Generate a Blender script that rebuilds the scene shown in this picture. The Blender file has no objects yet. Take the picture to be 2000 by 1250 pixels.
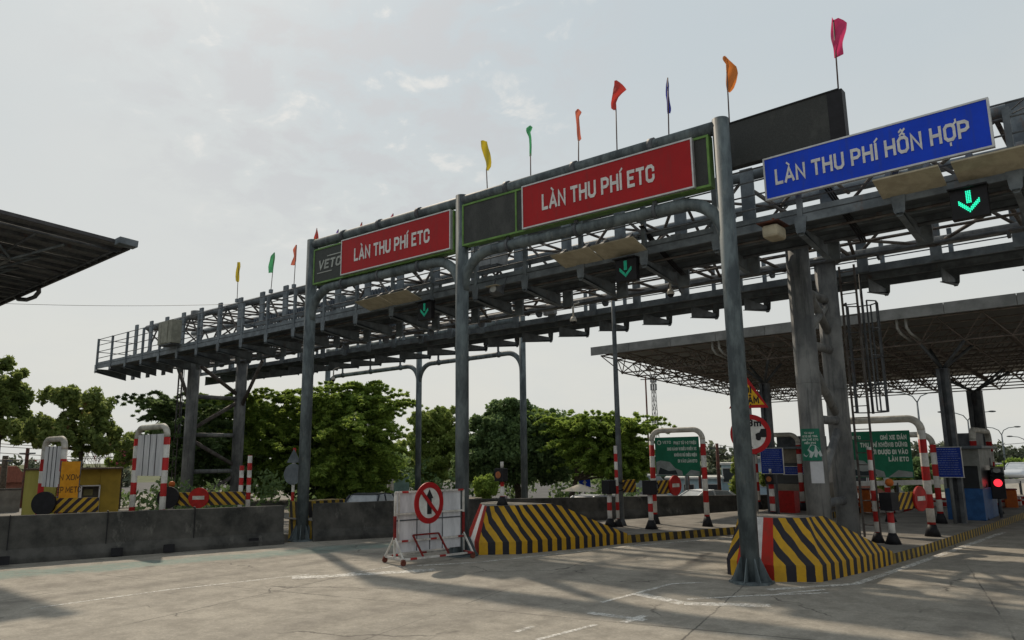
import bpy, math, random
import numpy as np
import unicodedata
from mathutils import Matrix, Vector
random.seed(7); RNG = np.random.default_rng(11)
sc = bpy.context.scene
COL = sc.collection

# ---------------------------------------------------------------- camera
CAM_H = 2.4; FPX = 1444.0
def _basis():
    Z = np.array([900-1000., -7150-625., FPX]); V = np.array([-695-1000., 914.9-625., FPX])
    up = Z/np.linalg.norm(Z); l = V-up*np.dot(V, up); l /= np.linalg.norm(l)
    X = -l; Y = np.cross(up, X)
    R = np.stack([X, Y, up])
    if R[1]@np.array([0, 0, 1]) < 0: R[1] *= -1
    return R
RW = _basis(); C0 = np.array([0, 0, CAM_H])
camd = bpy.data.cameras.new('camera'); cam = bpy.data.objects.new('camera', camd); COL.objects.link(cam)
camd.sensor_width = 36; camd.lens = FPX/2000*36; camd.clip_end = 5000; camd.clip_start = 0.1
r = RW@[1, 0, 0]; u = RW@[0, -1, 0]; b = RW@[0, 0, -1]
cam.matrix_world = Matrix(((r[0], u[0], b[0], 0), (r[1], u[1], b[1], 0), (r[2], u[2], b[2], CAM_H), (0, 0, 0, 1)))
sc.camera = cam
def ray(x, y): return RW@np.array([x-1000., y-625., FPX])
def g(x, y, z=0.):                       # point on the level z that stands at this picture position
    d = ray(x, y); return C0+(z-CAM_H)/d[2]*d
def onY(x, y, Y): d = ray(x, y); return C0+Y/d[1]*d
def atd(x, y, D): d = ray(x, y); return C0+D/math.hypot(d[0], d[1])*d

# ---------------------------------------------------------------- light
SUN_EL = math.radians(46); SDX, SDY = -6.71, 3.02
n_ = math.hypot(SDX, SDY); sdir = Vector((SDX/n_*math.cos(SUN_EL), SDY/n_*math.cos(SUN_EL), math.sin(SUN_EL)))
sl = bpy.data.lights.new('sun', 'SUN'); sl.energy = 3.1; sl.angle = math.radians(1.6); sl.color = (1, .86, .68)
so = bpy.data.objects.new('sun', sl); COL.objects.link(so); so.rotation_euler = sdir.to_track_quat('Z', 'Y').to_euler(); so.location = (0, 0, 60)
W = bpy.data.worlds.new('World'); sc.world = W; W.use_nodes = True
sc.view_settings.view_transform = 'Standard'; sc.view_settings.look = 'None'; sc.view_settings.exposure = 0.08; sc.view_settings.gamma = 1
def world():
    nt = W.node_tree; N = nt.nodes; L = nt.links
    for n in list(N): N.remove(n)
    out = N.new('ShaderNodeOutputWorld'); bg = N.new('ShaderNodeBackground'); bg.inputs[1].default_value = 0.1
    sky = N.new('ShaderNodeTexSky'); sky.sky_type = 'NISHITA'; sky.sun_disc = False
    sky.sun_elevation = SUN_EL; sky.sun_rotation = math.atan2(SDX, SDY); sky.dust_density = 4; sky.air_density = 1
    tc = N.new('ShaderNodeTexCoord'); sp = N.new('ShaderNodeSeparateXYZ'); L.new(tc.outputs['Generated'], sp.inputs[0])
    def m(op, a, b=None, c=None):
        n = N.new('ShaderNodeMath'); n.operation = op
        for i, v in enumerate((a, b, c)):
            if v is None: continue
            if isinstance(v, (int, float)): n.inputs[i].default_value = v
            else: L.new(v, n.inputs[i])
        return n.outputs[0]
    zz = m('MAXIMUM', sp.outputs[2], 0.0); den = m('ADD', zz, 0.22)
    cb = N.new('ShaderNodeCombineXYZ'); L.new(m('DIVIDE', sp.outputs[0], den), cb.inputs[0]); L.new(m('DIVIDE', sp.outputs[1], den), cb.inputs[1])
    def noise(scale, det, rough, dist=0.0, off=0):
        mp = N.new('ShaderNodeMapping'); mp.inputs['Location'].default_value = (off, off*.7, 0); L.new(cb.outputs[0], mp.inputs[0])
        n = N.new('ShaderNodeTexNoise'); n.inputs['Scale'].default_value = scale; n.inputs['Detail'].default_value = det
        n.inputs['Roughness'].default_value = rough; n.inputs['Distortion'].default_value = dist; L.new(mp.outputs[0], n.inputs['Vector']); return n.outputs[0]
    def ramp(v, a, b, ca, cb_):
        n = N.new('ShaderNodeMapRange'); n.interpolation_type = 'SMOOTHSTEP'
        n.inputs[1].default_value = a; n.inputs[2].default_value = b; n.inputs[3].default_value = ca; n.inputs[4].default_value = cb_
        L.new(v, n.inputs[0]); return n.outputs[0]
    def mix(f, a, b):
        n = N.new('ShaderNodeMix'); n.data_type = 'RGBA'
        if isinstance(f, float): n.inputs[0].default_value = f
        else: L.new(f, n.inputs[0])
        for i, v in ((6, a), (7, b)):
            if isinstance(v, tuple): n.inputs[i].default_value = (*v, 1)
            else: L.new(v, n.inputs[i])
        return n.outputs[2]
    # thin veil: warm near the horizon, cooler above
    veil = mix(ramp(sp.outputs[2], 0.0, 0.55, 0, 1), (6.75, 6.72, 6.25), (5.15, 5.75, 6.05))
    big = noise(1.1, 4, .55, .4, 3.1); fine = noise(7.5, 9, .60, .25, 1.3)
    whit = mix(ramp(big, .36, .68, 0, .65), veil, (6.1, 6.3, 6.2))
    # a patch of broken cloud around one part of the sky
    cx = RW@np.array([700-1000., 30-625., FPX]); cx /= np.linalg.norm(cx)
    dv = N.new('ShaderNodeVectorMath'); dv.operation = 'DOT_PRODUCT'; L.new(tc.outputs['Generated'], dv.inputs[0]); dv.inputs[1].default_value = tuple(cx)
    patch = ramp(dv.outputs['Value'], .93, .99, 0, 1)
    grey = m('MULTIPLY', ramp(fine, .44, .60, 0, 1), m('ADD', m('MULTIPLY', patch, .75), .03))
    c2 = mix(grey, whit, (5.3, 5.45, 5.6))
    lite = m('MULTIPLY', ramp(fine, .30, .44, 1, 0), m('ADD', m('MULTIPLY', patch, .75), .02))
    c3 = mix(lite, c2, (7.5, 7.4, 7.05))
    fin = mix(.95, sky.outputs[0], c3)
    L.new(fin, bg.inputs[0]); L.new(bg.outputs[0], out.inputs[0])
world()

# ---------------------------------------------------------------- materials
def nodes(m): return m.node_tree.nodes, m.node_tree.links
def mth(N, L, op, a, b=None, c=None):
    n = N.new('ShaderNodeMath'); n.operation = op
    for i, v in enumerate((a, b, c)):
        if v is None: continue
        if isinstance(v, (int, float)): n.inputs[i].default_value = v
        else: L.new(v, n.inputs[i])
    return n.outputs[0]
def mixc(N, L, f, a, b):
    n = N.new('ShaderNodeMix'); n.data_type = 'RGBA'
    if isinstance(f, (int, float)): n.inputs[0].default_value = f
    else: L.new(f, n.inputs[0])
    for i, v in ((6, a), (7, b)):
        if isinstance(v, tuple): n.inputs[i].default_value = (*v[:3], 1)
        else: L.new(v, n.inputs[i])
    return n.outputs[2]
def noise(N, L, vec, scale, det=4, rough=.6):
    n = N.new('ShaderNodeTexNoise'); n.inputs['Scale'].default_value = scale; n.inputs['Detail'].default_value = det; n.inputs['Roughness'].default_value = rough
    if vec is not None: L.new(vec, n.inputs['Vector'])
    return n.outputs[0]
def rng(N, L, v, a, b, c, d):
    n = N.new('ShaderNodeMapRange'); n.inputs[1].default_value = a; n.inputs[2].default_value = b; n.inputs[3].default_value = c; n.inputs[4].default_value = d; L.new(v, n.inputs[0]); return n.outputs[0]
MATS = {}
def mat(name, c1, c2=None, rough=.6, metal=0., scale=4., bump=0., spec=.18, det=5, stretch=None, lo=.4, hi=.62, fine=0., stain=None):
    if name in MATS: return MATS[name]
    m = bpy.data.materials.new(name); m.use_nodes = True; MATS[name] = m
    N = m.node_tree.nodes; L = m.node_tree.links; p = N['Principled BSDF']
    p.inputs['Roughness'].default_value = rough; p.inputs['Metallic'].default_value = metal; p.inputs['Specular IOR Level'].default_value = spec
    if c2 is None: c2 = tuple(v*.72 for v in c1)
    tc = N.new('ShaderNodeTexCoord'); mp = N.new('ShaderNodeMapping'); L.new(tc.outputs['Object'], mp.inputs[0])
    if stretch: mp.inputs['Scale'].default_value = stretch
    n = N.new('ShaderNodeTexNoise'); n.inputs['Scale'].default_value = scale; n.inputs['Detail'].default_value = det; n.inputs['Roughness'].default_value = .65
    L.new(mp.outputs[0], n.inputs['Vector'])
    cr = N.new('ShaderNodeValToRGB'); cr.color_ramp.elements[0].position = lo; cr.color_ramp.elements[1].position = hi
    cr.color_ramp.elements[0].color = (*c2, 1); cr.color_ramp.elements[1].color = (*c1, 1)
    L.new(n.outputs[0], cr.inputs[0]); cc = cr.outputs[0]
    if stain:
        m2 = N.new('ShaderNodeMapping'); m2.inputs['Scale'].default_value = stain[2]; L.new(tc.outputs['Object'], m2.inputs[0])
        f = rng(N, L, noise(N, L, m2.outputs[0], stain[1], 7, .72), stain[3], stain[3]+.12, 0, stain[4]); cc = mixc(N, L, f, cc, stain[0])
    L.new(cc, p.inputs['Base Color'])
    if bump:
        n2 = N.new('ShaderNodeTexNoise'); n2.inputs['Scale'].default_value = scale*6; n2.inputs['Detail'].default_value = 4; L.new(tc.outputs['Object'], n2.inputs['Vector'])
        b = N.new('ShaderNodeBump'); b.inputs['Strength'].default_value = bump; b.inputs['Distance'].default_value = .02; L.new(n2.outputs[0], b.inputs['Height']); L.new(b.outputs[0], p.inputs['Normal'])
    return m
def stripe_mat(name, ca, cb, coord='UV', ku=1., kv=0., v0=0., period=.3, duty=.5, rough=.55, dirt=.45, phase=0.):
    """two-colour painted stripes; t = ku*u + kv*max(v-v0,0)"""
    m = bpy.data.materials.new(name); m.use_nodes = True; MATS[name] = m
    N, L = nodes(m); p = N['Principled BSDF']; p.inputs['Roughness'].default_value = rough; p.inputs['Specular IOR Level'].default_value = .15
    tc = N.new('ShaderNodeTexCoord'); sp = N.new('ShaderNodeSeparateXYZ')
    if coord == 'UV': L.new(tc.outputs['UV'], sp.inputs[0]); U, V = sp.outputs[0], sp.outputs[1]
    elif coord == 'Z': L.new(tc.outputs['Object'], sp.inputs[0]); U, V = sp.outputs[2], sp.outputs[0]
    elif coord == 'XZ': L.new(tc.outputs['Object'], sp.inputs[0]); U, V = sp.outputs[0], sp.outputs[2]
    wob = noise(N, L, tc.outputs['Object'], 5, 3)
    if coord == 'UV' and 'cushion' in name: U = mth(N, L, 'POWER', mth(N, L, 'MAXIMUM', U, .0001), 1.13)
    t = mth(N, L, 'ADD', mth(N, L, 'MULTIPLY', U, ku), mth(N, L, 'MULTIPLY', mth(N, L, 'MAXIMUM', mth(N, L, 'SUBTRACT', V, v0), 0.0), kv))
    t = mth(N, L, 'ADD', t, mth(N, L, 'MULTIPLY', mth(N, L, 'SUBTRACT', wob, .5), .035))
    fr = mth(N, L, 'FRACT', mth(N, L, 'ADD', mth(N, L, 'DIVIDE', t, period), phase+50.))
    msk = mth(N, L, 'LESS_THAN', fr, duty)
    c = mixc(N, L, msk, cb, ca)
    d = rng(N, L, noise(N, L, tc.outputs['Object'], 3.5, 7, .7), .42, .7, 0, dirt)
    c = mixc(N, L, d, c, (.045, .042, .038)); L.new(c, p.inputs['Base Color'])
    b = N.new('ShaderNodeBump'); b.inputs['Strength'].default_value = .25; b.inputs['Distance'].default_value = .01; L.new(noise(N, L, tc.outputs['Object'], 30, 4), b.inputs['Height']); L.new(b.outputs[0], p.inputs['Normal'])
    return m
def emis(name, c, s):
    m = bpy.data.materials.new(name); m.use_nodes = True; N, L = nodes(m); p = N['Principled BSDF']
    p.inputs['Base Color'].default_value = (*c, 1); p.inputs['Emission Color'].default_value = (*c, 1); p.inputs['Emission Strength'].default_value = s; MATS[name] = m; return m

steel = mat('galvanised_steel', (.16, .186, .208), (.088, .104, .12), .55, 0, 2.2, .05, stain=((.13, .07, .045), 3.0, (1, 1, .35), .60, .7))
steel_d = mat('dark_steel', (.11, .12, .132), (.06, .066, .076), .6, 0, 3, stain=((.10, .05, .035), 4.0, (1, 1, .4), .58, .7))
pole_m = mat('weathered_galvanised_pole', (.13, .158, .168), (.055, .068, .076), .6, 0, 3.5, .08, stretch=(1, 1, .35), stain=((.20, .20, .185), 9.0, (1, 1, .25), .58, .55))
colm = mat('mottled_zinc_column', (.21, .215, .215), (.10, .105, .11), .65, 0, 1.6, .1, stretch=(1, 1, .6), stain=((.055, .06, .065), 5.0, (1.5, 1.5, .12), .52, .7))
rust = mat('rusty_primer_steel', (.12, .045, .03), (.055, .03, .028), .8, 0, 6)
bracem = mat('brown_grey_brace', (.13, .122, .115), (.07, .058, .055), .7, 0, 4)
red_s = mat('red_reflective_sheet', (.34, .010, .013), (.30, .009, .012), .5, scale=1.5, stain=((.22, .02, .02), 2.5, (3, 3, .35), .52, .55))
blue_s = mat('blue_reflective_sheet', (.004, .05, .56), (.003, .042, .48), .45, scale=1.5, stain=((.02, .05, .34), 2.5, (3, 3, .35), .52, .5))
whitel = mat('white_lettering', (.62, .62, .62), (.5, .5, .5), .5, scale=8)
whitep = mat('white_paint', (.62, .61, .58), (.40, .39, .36), .55, scale=5)
dirtyw = mat('dirty_white_panel', (.62, .63, .66), (.46, .47, .50), .6, scale=4, stretch=(1, 1, .25))
alu = mat('aluminium_frame', (.5, .5, .5), (.4, .4, .4), .4, .5)
ledm = mat('led_matrix_panel', (.05, .053, .053), (.035, .037, .037), .7, scale=60, stain=((.075, .078, .075), 1.2, (1, 1, .5), .5, .5))
ledg = mat('grey_sign_panel', (.055, .06, .058), (.045, .05, .048), .7, scale=20)
greenf = mat('green_frame_paint', (.14, .26, .07), (.09, .18, .05), .5)
boardm = mat('beige_board', (.40, .36, .27), (.31, .28, .21), .75, scale=5)
black = mat('black_plastic', (.018, .018, .022), (.012, .012, .014), .55)
redp = mat('red_paint', (.42, .02, .018), (.28, .016, .014), .5, scale=6)
darkred = mat('dark_red_paint', (.22, .02, .02), (.12, .02, .018), .6, scale=8)
orange = mat('orange_paint', (.5, .13, .02), (.36, .09, .02), .55)
conc = mat('aged_concrete', (.095, .092, .085), (.028, .029, .028), .9, scale=1.3, bump=.5, det=9, lo=.36, hi=.66, stain=((.17, .165, .15), 2.2, (1, 1, .5), .58, .7))
conc_l = mat('pale_concrete', (.24, .225, .20), (.15, .14, .125), .9, scale=1.2, bump=.25, det=9)
yb_c = stripe_mat('yellow_black_cushion_paint', (.50, .29, .02), (.022, .022, .03), 'UV', 1, .74, .30, .37, .5, dirt=.3)
yb_k = stripe_mat('yellow_black_kerb_paint', (.40, .26, .03), (.03, .028, .03), 'UV', 1, .15, 0, .30, .5, dirt=.8)
yb_g = stripe_mat('yellow_black_boom_paint', (.46, .28, .03), (.03, .022, .03), 'XZ', 1, -1., -3, .26, .5)
yb_g2 = stripe_mat('yellow_black_boom_paint_opposite', (.46, .28, .03), (.03, .022, .03), 'XZ', 1, 1., -3, .26, .5)
rw_z = stripe_mat('red_white_band_paint', (.42, .02, .02), (.58, .57, .54), 'Z', 1, 0, 0, .72, .5)
rw_z2 = stripe_mat('red_white_band_paint_short', (.42, .02, .02), (.62, .6, .57), 'Z', 1, 0, 0, .5, .5)
rw_x = stripe_mat('red_white_frame_paint', (.36, .03, .03), (.62, .6, .57), 'XZ', 1, 0, 0, .8, .22, dirt=.7)
redstrip = mat('red_strip_paint', (.45, .022, .015), (.33, .03, .02), .55, scale=7)
whitestrip = mat('white_strip_paint', (.66, .66, .66), (.52, .52, .52), .55, scale=7)
glass = mat('dark_window_glass', (.02, .025, .03), (.015, .018, .02), .35, spec=.4)

# ---------------------------------------------------------------- mesh builder
class MB:
    def __init__(s): s.v = []; s.f = []; s.sm = []; s.mi = []; s.uv = {}; s.cur = 0
    def _add(s, vs, fs, smooth=False, uvs=None):
        o = len(s.v); s.v += [tuple(map(float, p)) for p in vs]
        for k, f in enumerate(fs):
            if uvs is not None: s.uv[len(s.f)] = uvs[k]
            s.f.append([i+o for i in f]); s.sm.append(smooth); s.mi.append(s.cur)
        return s
    def box(s, c, size, rz=0., M=None):
        x, y, z = (v/2 for v in size); vs = [(a*x, b*y, d*z) for a in (-1, 1) for b in (-1, 1) for d in (-1, 1)]
        cz, sz = math.cos(rz), math.sin(rz)
        vs = [(c[0]+p[0]*cz-p[1]*sz, c[1]+p[0]*sz+p[1]*cz, c[2]+p[2]) for p in vs]
        return s._add(vs, [(0, 1, 3, 2), (4, 6, 7, 5), (0, 4, 5, 1), (2, 3, 7, 6), (0, 2, 6, 4), (1, 5, 7, 3)])
    def bb(s, a, b): return s.box([(p+q)/2 for p, q in zip(a, b)], [abs(q-p) for p, q in zip(a, b)])
    def bar(s, a, b, w=.06, h=None, up=(0, 0, 1)):
        a = Vector(a); b = Vector(b); h = w if h is None else h; d = (b-a).normalized(); upv = Vector(up)
        if abs(d.dot(upv)) > .98: upv = Vector((0, 1, 0))
        sx = d.cross(upv).normalized()*w/2; sz = sx.cross(d).normalized()*h/2
        vs = [p+i*sx+j*sz for p in (a, b) for i, j in ((-1, -1), (1, -1), (1, 1), (-1, 1))]
        return s._add(vs, [(0, 1, 2, 3), (7, 6, 5, 4), (0, 4, 5, 1), (1, 5, 6, 2), (2, 6, 7, 3), (3, 7, 4, 0)])
    def tube(s, pts, r, n=12, cap=True, r2=None):
        pts = [Vector(p) for p in pts]; rings = []; k = len(pts); o = None; vs = []
        ref = None
        for i, p in enumerate(pts):
            d = ((pts[min(i+1, k-1)]-p).normalized()+(p-pts[max(i-1, 0)]).normalized()).normalized()
            if ref is None:
                ref = Vector((0, 0, 1)) if abs(d.z) < .9 else Vector((1, 0, 0))
            x = d.cross(ref).normalized(); y = x.cross(d).normalized(); ref = y
            rr = r if r2 is None else r+(r2-r)*i/(k-1)
            if isinstance(r, (list, tuple)): rr = r[i]
            vs += [p+(x*math.cos(t)+y*math.sin(t))*rr for t in [2*math.pi*j/n for j in range(n)]]
        fs = [(i*n+j, i*n+(j+1) % n, (i+1)*n+(j+1) % n, (i+1)*n+j) for i in range(k-1) for j in range(n)]
        s._add(vs, fs, True)
        if cap:
            o = len(s.v)-len(vs)
            for f in (list(range(n))[::-1], [(k-1)*n+j for j in range(n)]):
                s.f.append([q+o for q in f]); s.sm.append(False); s.mi.append(s.cur)
        return s
    def prism(s, poly, axis, a, b):
        """poly: 2D points; axis 'x','y','z' = extrusion axis from a to b"""
        def P(q, t):
            return {'z': (q[0], q[1], t), 'y': (q[0], t, q[1]), 'x': (t, q[0], q[1])}[axis]
        n = len(poly); vs = [P(q, a) for q in poly]+[P(q, b) for q in poly]
        fs = [list(range(n))[::-1], [n+i for i in range(n)]]+[(i, (i+1) % n, n+(i+1) % n, n+i) for i in range(n)]
        return s._add(vs, fs)
    def disc(s, c, rx, rz, y0, y1, n=32):
        return s.prism([(c[0]+rx*math.cos(2*math.pi*i/n), c[1]+rz*math.sin(2*math.pi*i/n)) for i in range(n)], 'y', y0, y1)
    def ring(s, c, r0, r1, y0, y1, n=40):
        vs = []
        for y in (y0, y1):
            for r_ in (r0, r1): vs += [(c[0]+r_*math.cos(2*math.pi*i/n), y, c[1]+r_*math.sin(2*math.pi*i/n)) for i in range(n)]
        fs = []
        for i in range(n):
            j = (i+1) % n
            fs += [(i, j, n+j, n+i), (2*n+i, 3*n+i, 3*n+j, 2*n+j), (n+i, n+j, 3*n+j, 3*n+i), (i, 2*n+i, 2*n+j, j)]
        return s._add(vs, fs)
    def sphere(s, c, r, n=12, m=8, sc_=(1, 1, 1)):
        vs = [(c[0]+r*sc_[0]*math.sin(math.pi*i/m)*math.cos(2*math.pi*j/n), c[1]+r*sc_[1]*math.sin(math.pi*i/m)*math.sin(2*math.pi*j/n), c[2]+r*sc_[2]*math.cos(math.pi*i/m)) for i in range(m+1) for j in range(n)]
        fs = [(i*n+j, (i+1)*n+j, (i+1)*n+(j+1) % n, i*n+(j+1) % n) for i in range(m) for j in range(n)]
        return s._add(vs, fs, True)
    def cone(s, a, b, ra, rb, n=16): return s.tube([a, b], [ra, rb], n)
def truss_shape(p):
    x, y, z = p
    k = float(np.interp(x, (-42, -27, -5, 2, 14), (.93, .97, .81, .78, .78)))
    if z > 7.23: z = 7.23+(z-7.23)*k
    if z > 6.4 and x < -28: z += .02*(-28-x)*min(1, (z-6.4)/.5)
    return (x, y, z)
def P(name, mb, m, parent=None, world=False, label=None, bevel=0.):
    me = bpy.data.meshes.new(name); vs = mb.v
    rt = parent
    while rt is not None and rt.parent: rt = rt.parent
    if rt is not None and rt.name.startswith('toll_gantry'): vs = [truss_shape(p) for p in vs]
    if world and parent is not None:
        root = parent
        while root.parent: root = root.parent
        o = root.location; vs = [(p[0]-o[0], p[1]-o[1], p[2]-o[2]) for p in vs]
    me.from_pydata(vs, [], mb.f)
    for mm in (m if isinstance(m, (list, tuple)) else [m]): me.materials.append(mm)
    me.polygons.foreach_set('use_smooth', mb.sm); me.polygons.foreach_set('material_index', mb.mi)
    if mb.uv:
        ul = me.uv_layers.new(name='uv')
        for fi, q in mb.uv.items():
            for li, t in zip(me.polygons[fi].loop_indices, q): ul.data[li].uv = t
    me.update()
    o = bpy.data.objects.new(name, me); COL.objects.link(o)
    if parent is not None: o.parent = parent
    if label: o['label'] = label
    if bevel:
        bm = o.modifiers.new('bevel', 'BEVEL'); bm.width = bevel; bm.segments = 2; bm.limit_method = 'ANGLE'
    return o
def T(name, label, cat, loc=(0, 0, 0), rz=0., group=None):
    o = bpy.data.objects.new(name, None); COL.objects.link(o); o.location = tuple(map(float, loc)); o.rotation_euler = (0, 0, rz); o.empty_display_size = .2
    o['label'] = label; o['category'] = cat
    if group: o['group'] = group
    return o
def tag(o, label, cat, group=None):
    o['label'] = label; o['category'] = cat
    if group: o['group'] = group
    return o
def struct(name, mb, m, kind='structure'):
    o = P(name, mb, m); o['kind'] = kind; return o
def copy_tree(o, label, loc, rz=None, group=None):
    def cp(q, par):
        c = q.copy(); COL.objects.link(c); c.parent = par
        for ch in q.children: cp(ch, c)
        return c
    c = cp(o, None); c.location = tuple(map(float, loc)); c['label'] = label
    if rz is not None: c.rotation_euler = (0, 0, rz)
    if group: c['group'] = group; o['group'] = group
    return c

# ---------------------------------------------------------------- stroke lettering
GL = {
 'A': (.66, [[(0, 0), (.5, 1), (1, 0)], [(.2, .28), (.8, .28)]]), 'B': (.6, [[(0, 0), (0, 1)], [(0, 1), (.75, 1), (1, .88), (1, .64), (.75, .52), (0, .52)], [(.7, .52), (1, .4), (1, .12), (.75, 0), (0, 0)]]),
 'C': (.6, [[(1, .72), (1, .85), (.75, 1), (.25, 1), (0, .85), (0, .15), (.25, 0), (.75, 0), (1, .15), (1, .3)]]),
 'D': (.6, [[(0, 0), (0, 1), (.7, 1), (1, .82), (1, .18), (.7, 0), (0, 0)]]), 'E': (.52, [[(1, 1), (0, 1), (0, 0), (1, 0)], [(0, .52), (.8, .52)]]),
 'G': (.6, [[(1, .8), (.75, 1), (.25, 1), (0, .85), (0, .15), (.25, 0), (1, 0), (1, .45), (.55, .45)]]),
 'H': (.62, [[(0, 0), (0, 1)], [(1, 0), (1, 1)], [(0, .52), (1, .52)]]), 'I': (.0, [[(.5, 0), (.5, 1)]]), 'K': (.62, [[(0, 0), (0, 1)], [(1, 1), (.05, .45)], [(.35, .6), (1, 0)]]),
 'L': (.5, [[(0, 1), (0, 0), (1, 0)]]), 'M': (.8, [[(0, 0), (0, 1), (.5, .25), (1, 1), (1, 0)]]), 'N': (.62, [[(0, 0), (0, 1), (1, 0), (1, 1)]]),
 'O': (.62, [[(.25, 0), (0, .18), (0, .82), (.25, 1), (.75, 1), (1, .82), (1, .18), (.75, 0), (.25, 0)]]), 'P': (.58, [[(0, 0), (0, 1)], [(0, 1), (.7, 1), (1, .86), (1, .56), (.7, .42), (0, .42)]]),
 'R': (.6, [[(0, 0), (0, 1)], [(0, 1), (.7, 1), (1, .86), (1, .58), (.7, .46), (0, .46)], [(.5, .46), (1, 0)]]), 'S': (.58, [[(1, .8), (.75, 1), (.2, 1), (0, .85), (0, .62), (1, .4), (1, .15), (.75, 0), (.2, 0), (0, .2)]]),
 'T': (.58, [[(0, 1), (1, 1)], [(.5, 1), (.5, 0)]]), 'U': (.6, [[(0, 1), (0, .17), (.25, 0), (.75, 0), (1, .17), (1, 1)]]), 'V': (.62, [[(0, 1), (.5, 0), (1, 1)]]),
 'X': (.62, [[(0, 0), (1, 1)], [(0, 1), (1, 0)]]), 'Y': (.62, [[(0, 1), (.5, .5), (1, 1)], [(.5, .5), (.5, 0)]]),
 '1': (.3, [[(0, .8), (1, 1), (1, 0)]]), '2': (.55, [[(0, .8), (.25, 1), (.75, 1), (1, .82), (1, .6), (0, 0), (1, 0)]]), '3': (.55, [[(0, .85), (.25, 1), (.75, 1), (1, .85), (1, .62), (.6, .52), (1, .4), (1, .15), (.75, 0), (.25, 0), (0, .15)]]),
 '8': (.55, [[(.25, .52), (0, .66), (0, .86), (.25, 1), (.75, 1), (1, .86), (1, .66), (.75, .52), (.25, .52)], [(.25, .52), (0, .38), (0, .14), (.25, 0), (.75, 0), (1, .14), (1, .38), (.75, .52)]]),
 'm': (.75, [[(0, 0), (0, .62)], [(0, .6), (.5, .6), (.5, 0)], [(.5, .6), (1, .6), (1, 0)]]), '-': (.35, [[(0, .45), (1, .45)]]), ',': (.0, [[(.5, -.12), (.5, .06)]]), '.': (.0, [[(.5, 0), (.5, .04)]]), ' ': (.28, [])}
def text_mb(txt, cap, width=None, bold=.19, depth=.012, gap=.13, shear=0., mirror=False, x0=0., z0=0., center=False, y0=0.):
    """block capitals as flat strips, facing -y, baseline at z0, starting at x0"""
    strips = []; x = 0.
    for ch in txt:
        horn = ch in 'ƠƯ' or 'HORN' in unicodedata.name(ch, '')
        dec = unicodedata.normalize('NFD', ch); base = dec[0]; mk = [unicodedata.name(c, '') for c in dec[1:]]
        bar = base == 'Đ'; base = 'D' if bar else base
        w, st = GL.get(base, GL['I']); W_ = w+(bold if base not in ' ' else 0)
        def mp(q): return (x+bold/2+q[0]*max(w, 0)if w > .01 else x+bold/2, bold/2+q[1]*(1-bold))
        for pl in st: strips.append(([mp(q) for q in pl], bold))
        cx_ = x+W_/2; t2 = bold*.62
        if bar: strips.append(([(x-.04, .5), (x+W_*.42, .5)], t2))
        top = 1.0
        for nm in mk:
            if 'CIRCUMFLEX' in nm: strips.append(([(cx_-.15, 1.07), (cx_, 1.17), (cx_+.15, 1.07)], t2)); top = 1.17
            if 'HORN' in nm: strips.append(([(x+W_-.06, .93), (x+W_+.05, 1.0), (x+W_+.05, 1.12)], t2))
        for nm in mk:
            if 'GRAVE' in nm: strips.append(([(cx_-.14, top+.22), (cx_+.04, top+.08)], t2))
            if 'ACUTE' in nm: strips.append(([(cx_+.14, top+.22), (cx_-.04, top+.08)], t2))
            if 'TILDE' in nm: strips.append(([(cx_-.18, top+.1), (cx_-.06, top+.2), (cx_+.06, top+.1), (cx_+.18, top+.2)], t2))
            if 'HOOK ABOVE' in nm: strips.append(([(cx_-.05, top+.25), (cx_+.07, top+.2), (cx_, top+.08)], t2*.8))
            if 'DOT BELOW' in nm: strips.append(([(cx_, -.2), (cx_, -.12)], t2*1.1))
        x += W_+gap
    tot = x-gap; sx = cap if width is None else width/tot
    mb = MB(); k = 0
    for pl, t in strips:
        k += 1; yy = y0-depth-.0004*(k % 7); n = len(pl); closed = n > 2 and pl[0] == pl[-1]
        L_, R_ = [], []
        for i, q in enumerate(pl):
            pa = pl[i-1] if i > 0 else (pl[-2] if closed else None); pb = pl[i+1] if i < n-1 else (pl[1] if closed else None)
            def nd(a, b): d = (b[0]-a[0], b[1]-a[1]); l = math.hypot(*d) or 1; return (d[0]/l, d[1]/l)
            if pa is None: d = nd(q, pb); q = (q[0]-d[0]*t/2, q[1]-d[1]*t/2); nn = (-d[1], d[0]); k_ = 1
            elif pb is None: d = nd(pa, q); q = (q[0]+d[0]*t/2, q[1]+d[1]*t/2); nn = (-d[1], d[0]); k_ = 1
            else:
                d1, d2 = nd(pa, q), nd(q, pb); n1 = (-d1[1], d1[0]); n2 = (-d2[1], d2[0]); s_ = (n1[0]+n2[0], n1[1]+n2[1]); l = math.hypot(*s_) or 1; nn = (s_[0]/l, s_[1]/l)
                k_ = min(1/max(nn[0]*n1[0]+nn[1]*n1[1], .2), 1.9)
            L_.append((q[0]+nn[0]*t/2*k_, q[1]+nn[1]*t/2*k_)); R_.append((q[0]-nn[0]*t/2*k_, q[1]-nn[1]*t/2*k_))
        def tr(q):
            X = q[0]*sx+shear*q[1]*cap
            if center: X -= tot*sx/2
            if mirror: X = -X
            return (x0+X, q[1]*cap+z0)
        m_ = len(L_); vs = []
        for q in L_+R_: a, c = tr(q); vs.append((a, yy, c))
        for q in L_+R_: a, c = tr(q); vs.append((a, y0, c))
        fs = []
        for i in range(m_-1): fs += [(i, i+1, m_+i+1, m_+i), (i, 2*m_+i, 2*m_+i+1, i+1), (m_+i, m_+i+1, 3*m_+i+1, 3*m_+i)]
        mb._add(vs, fs)
    return mb

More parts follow.
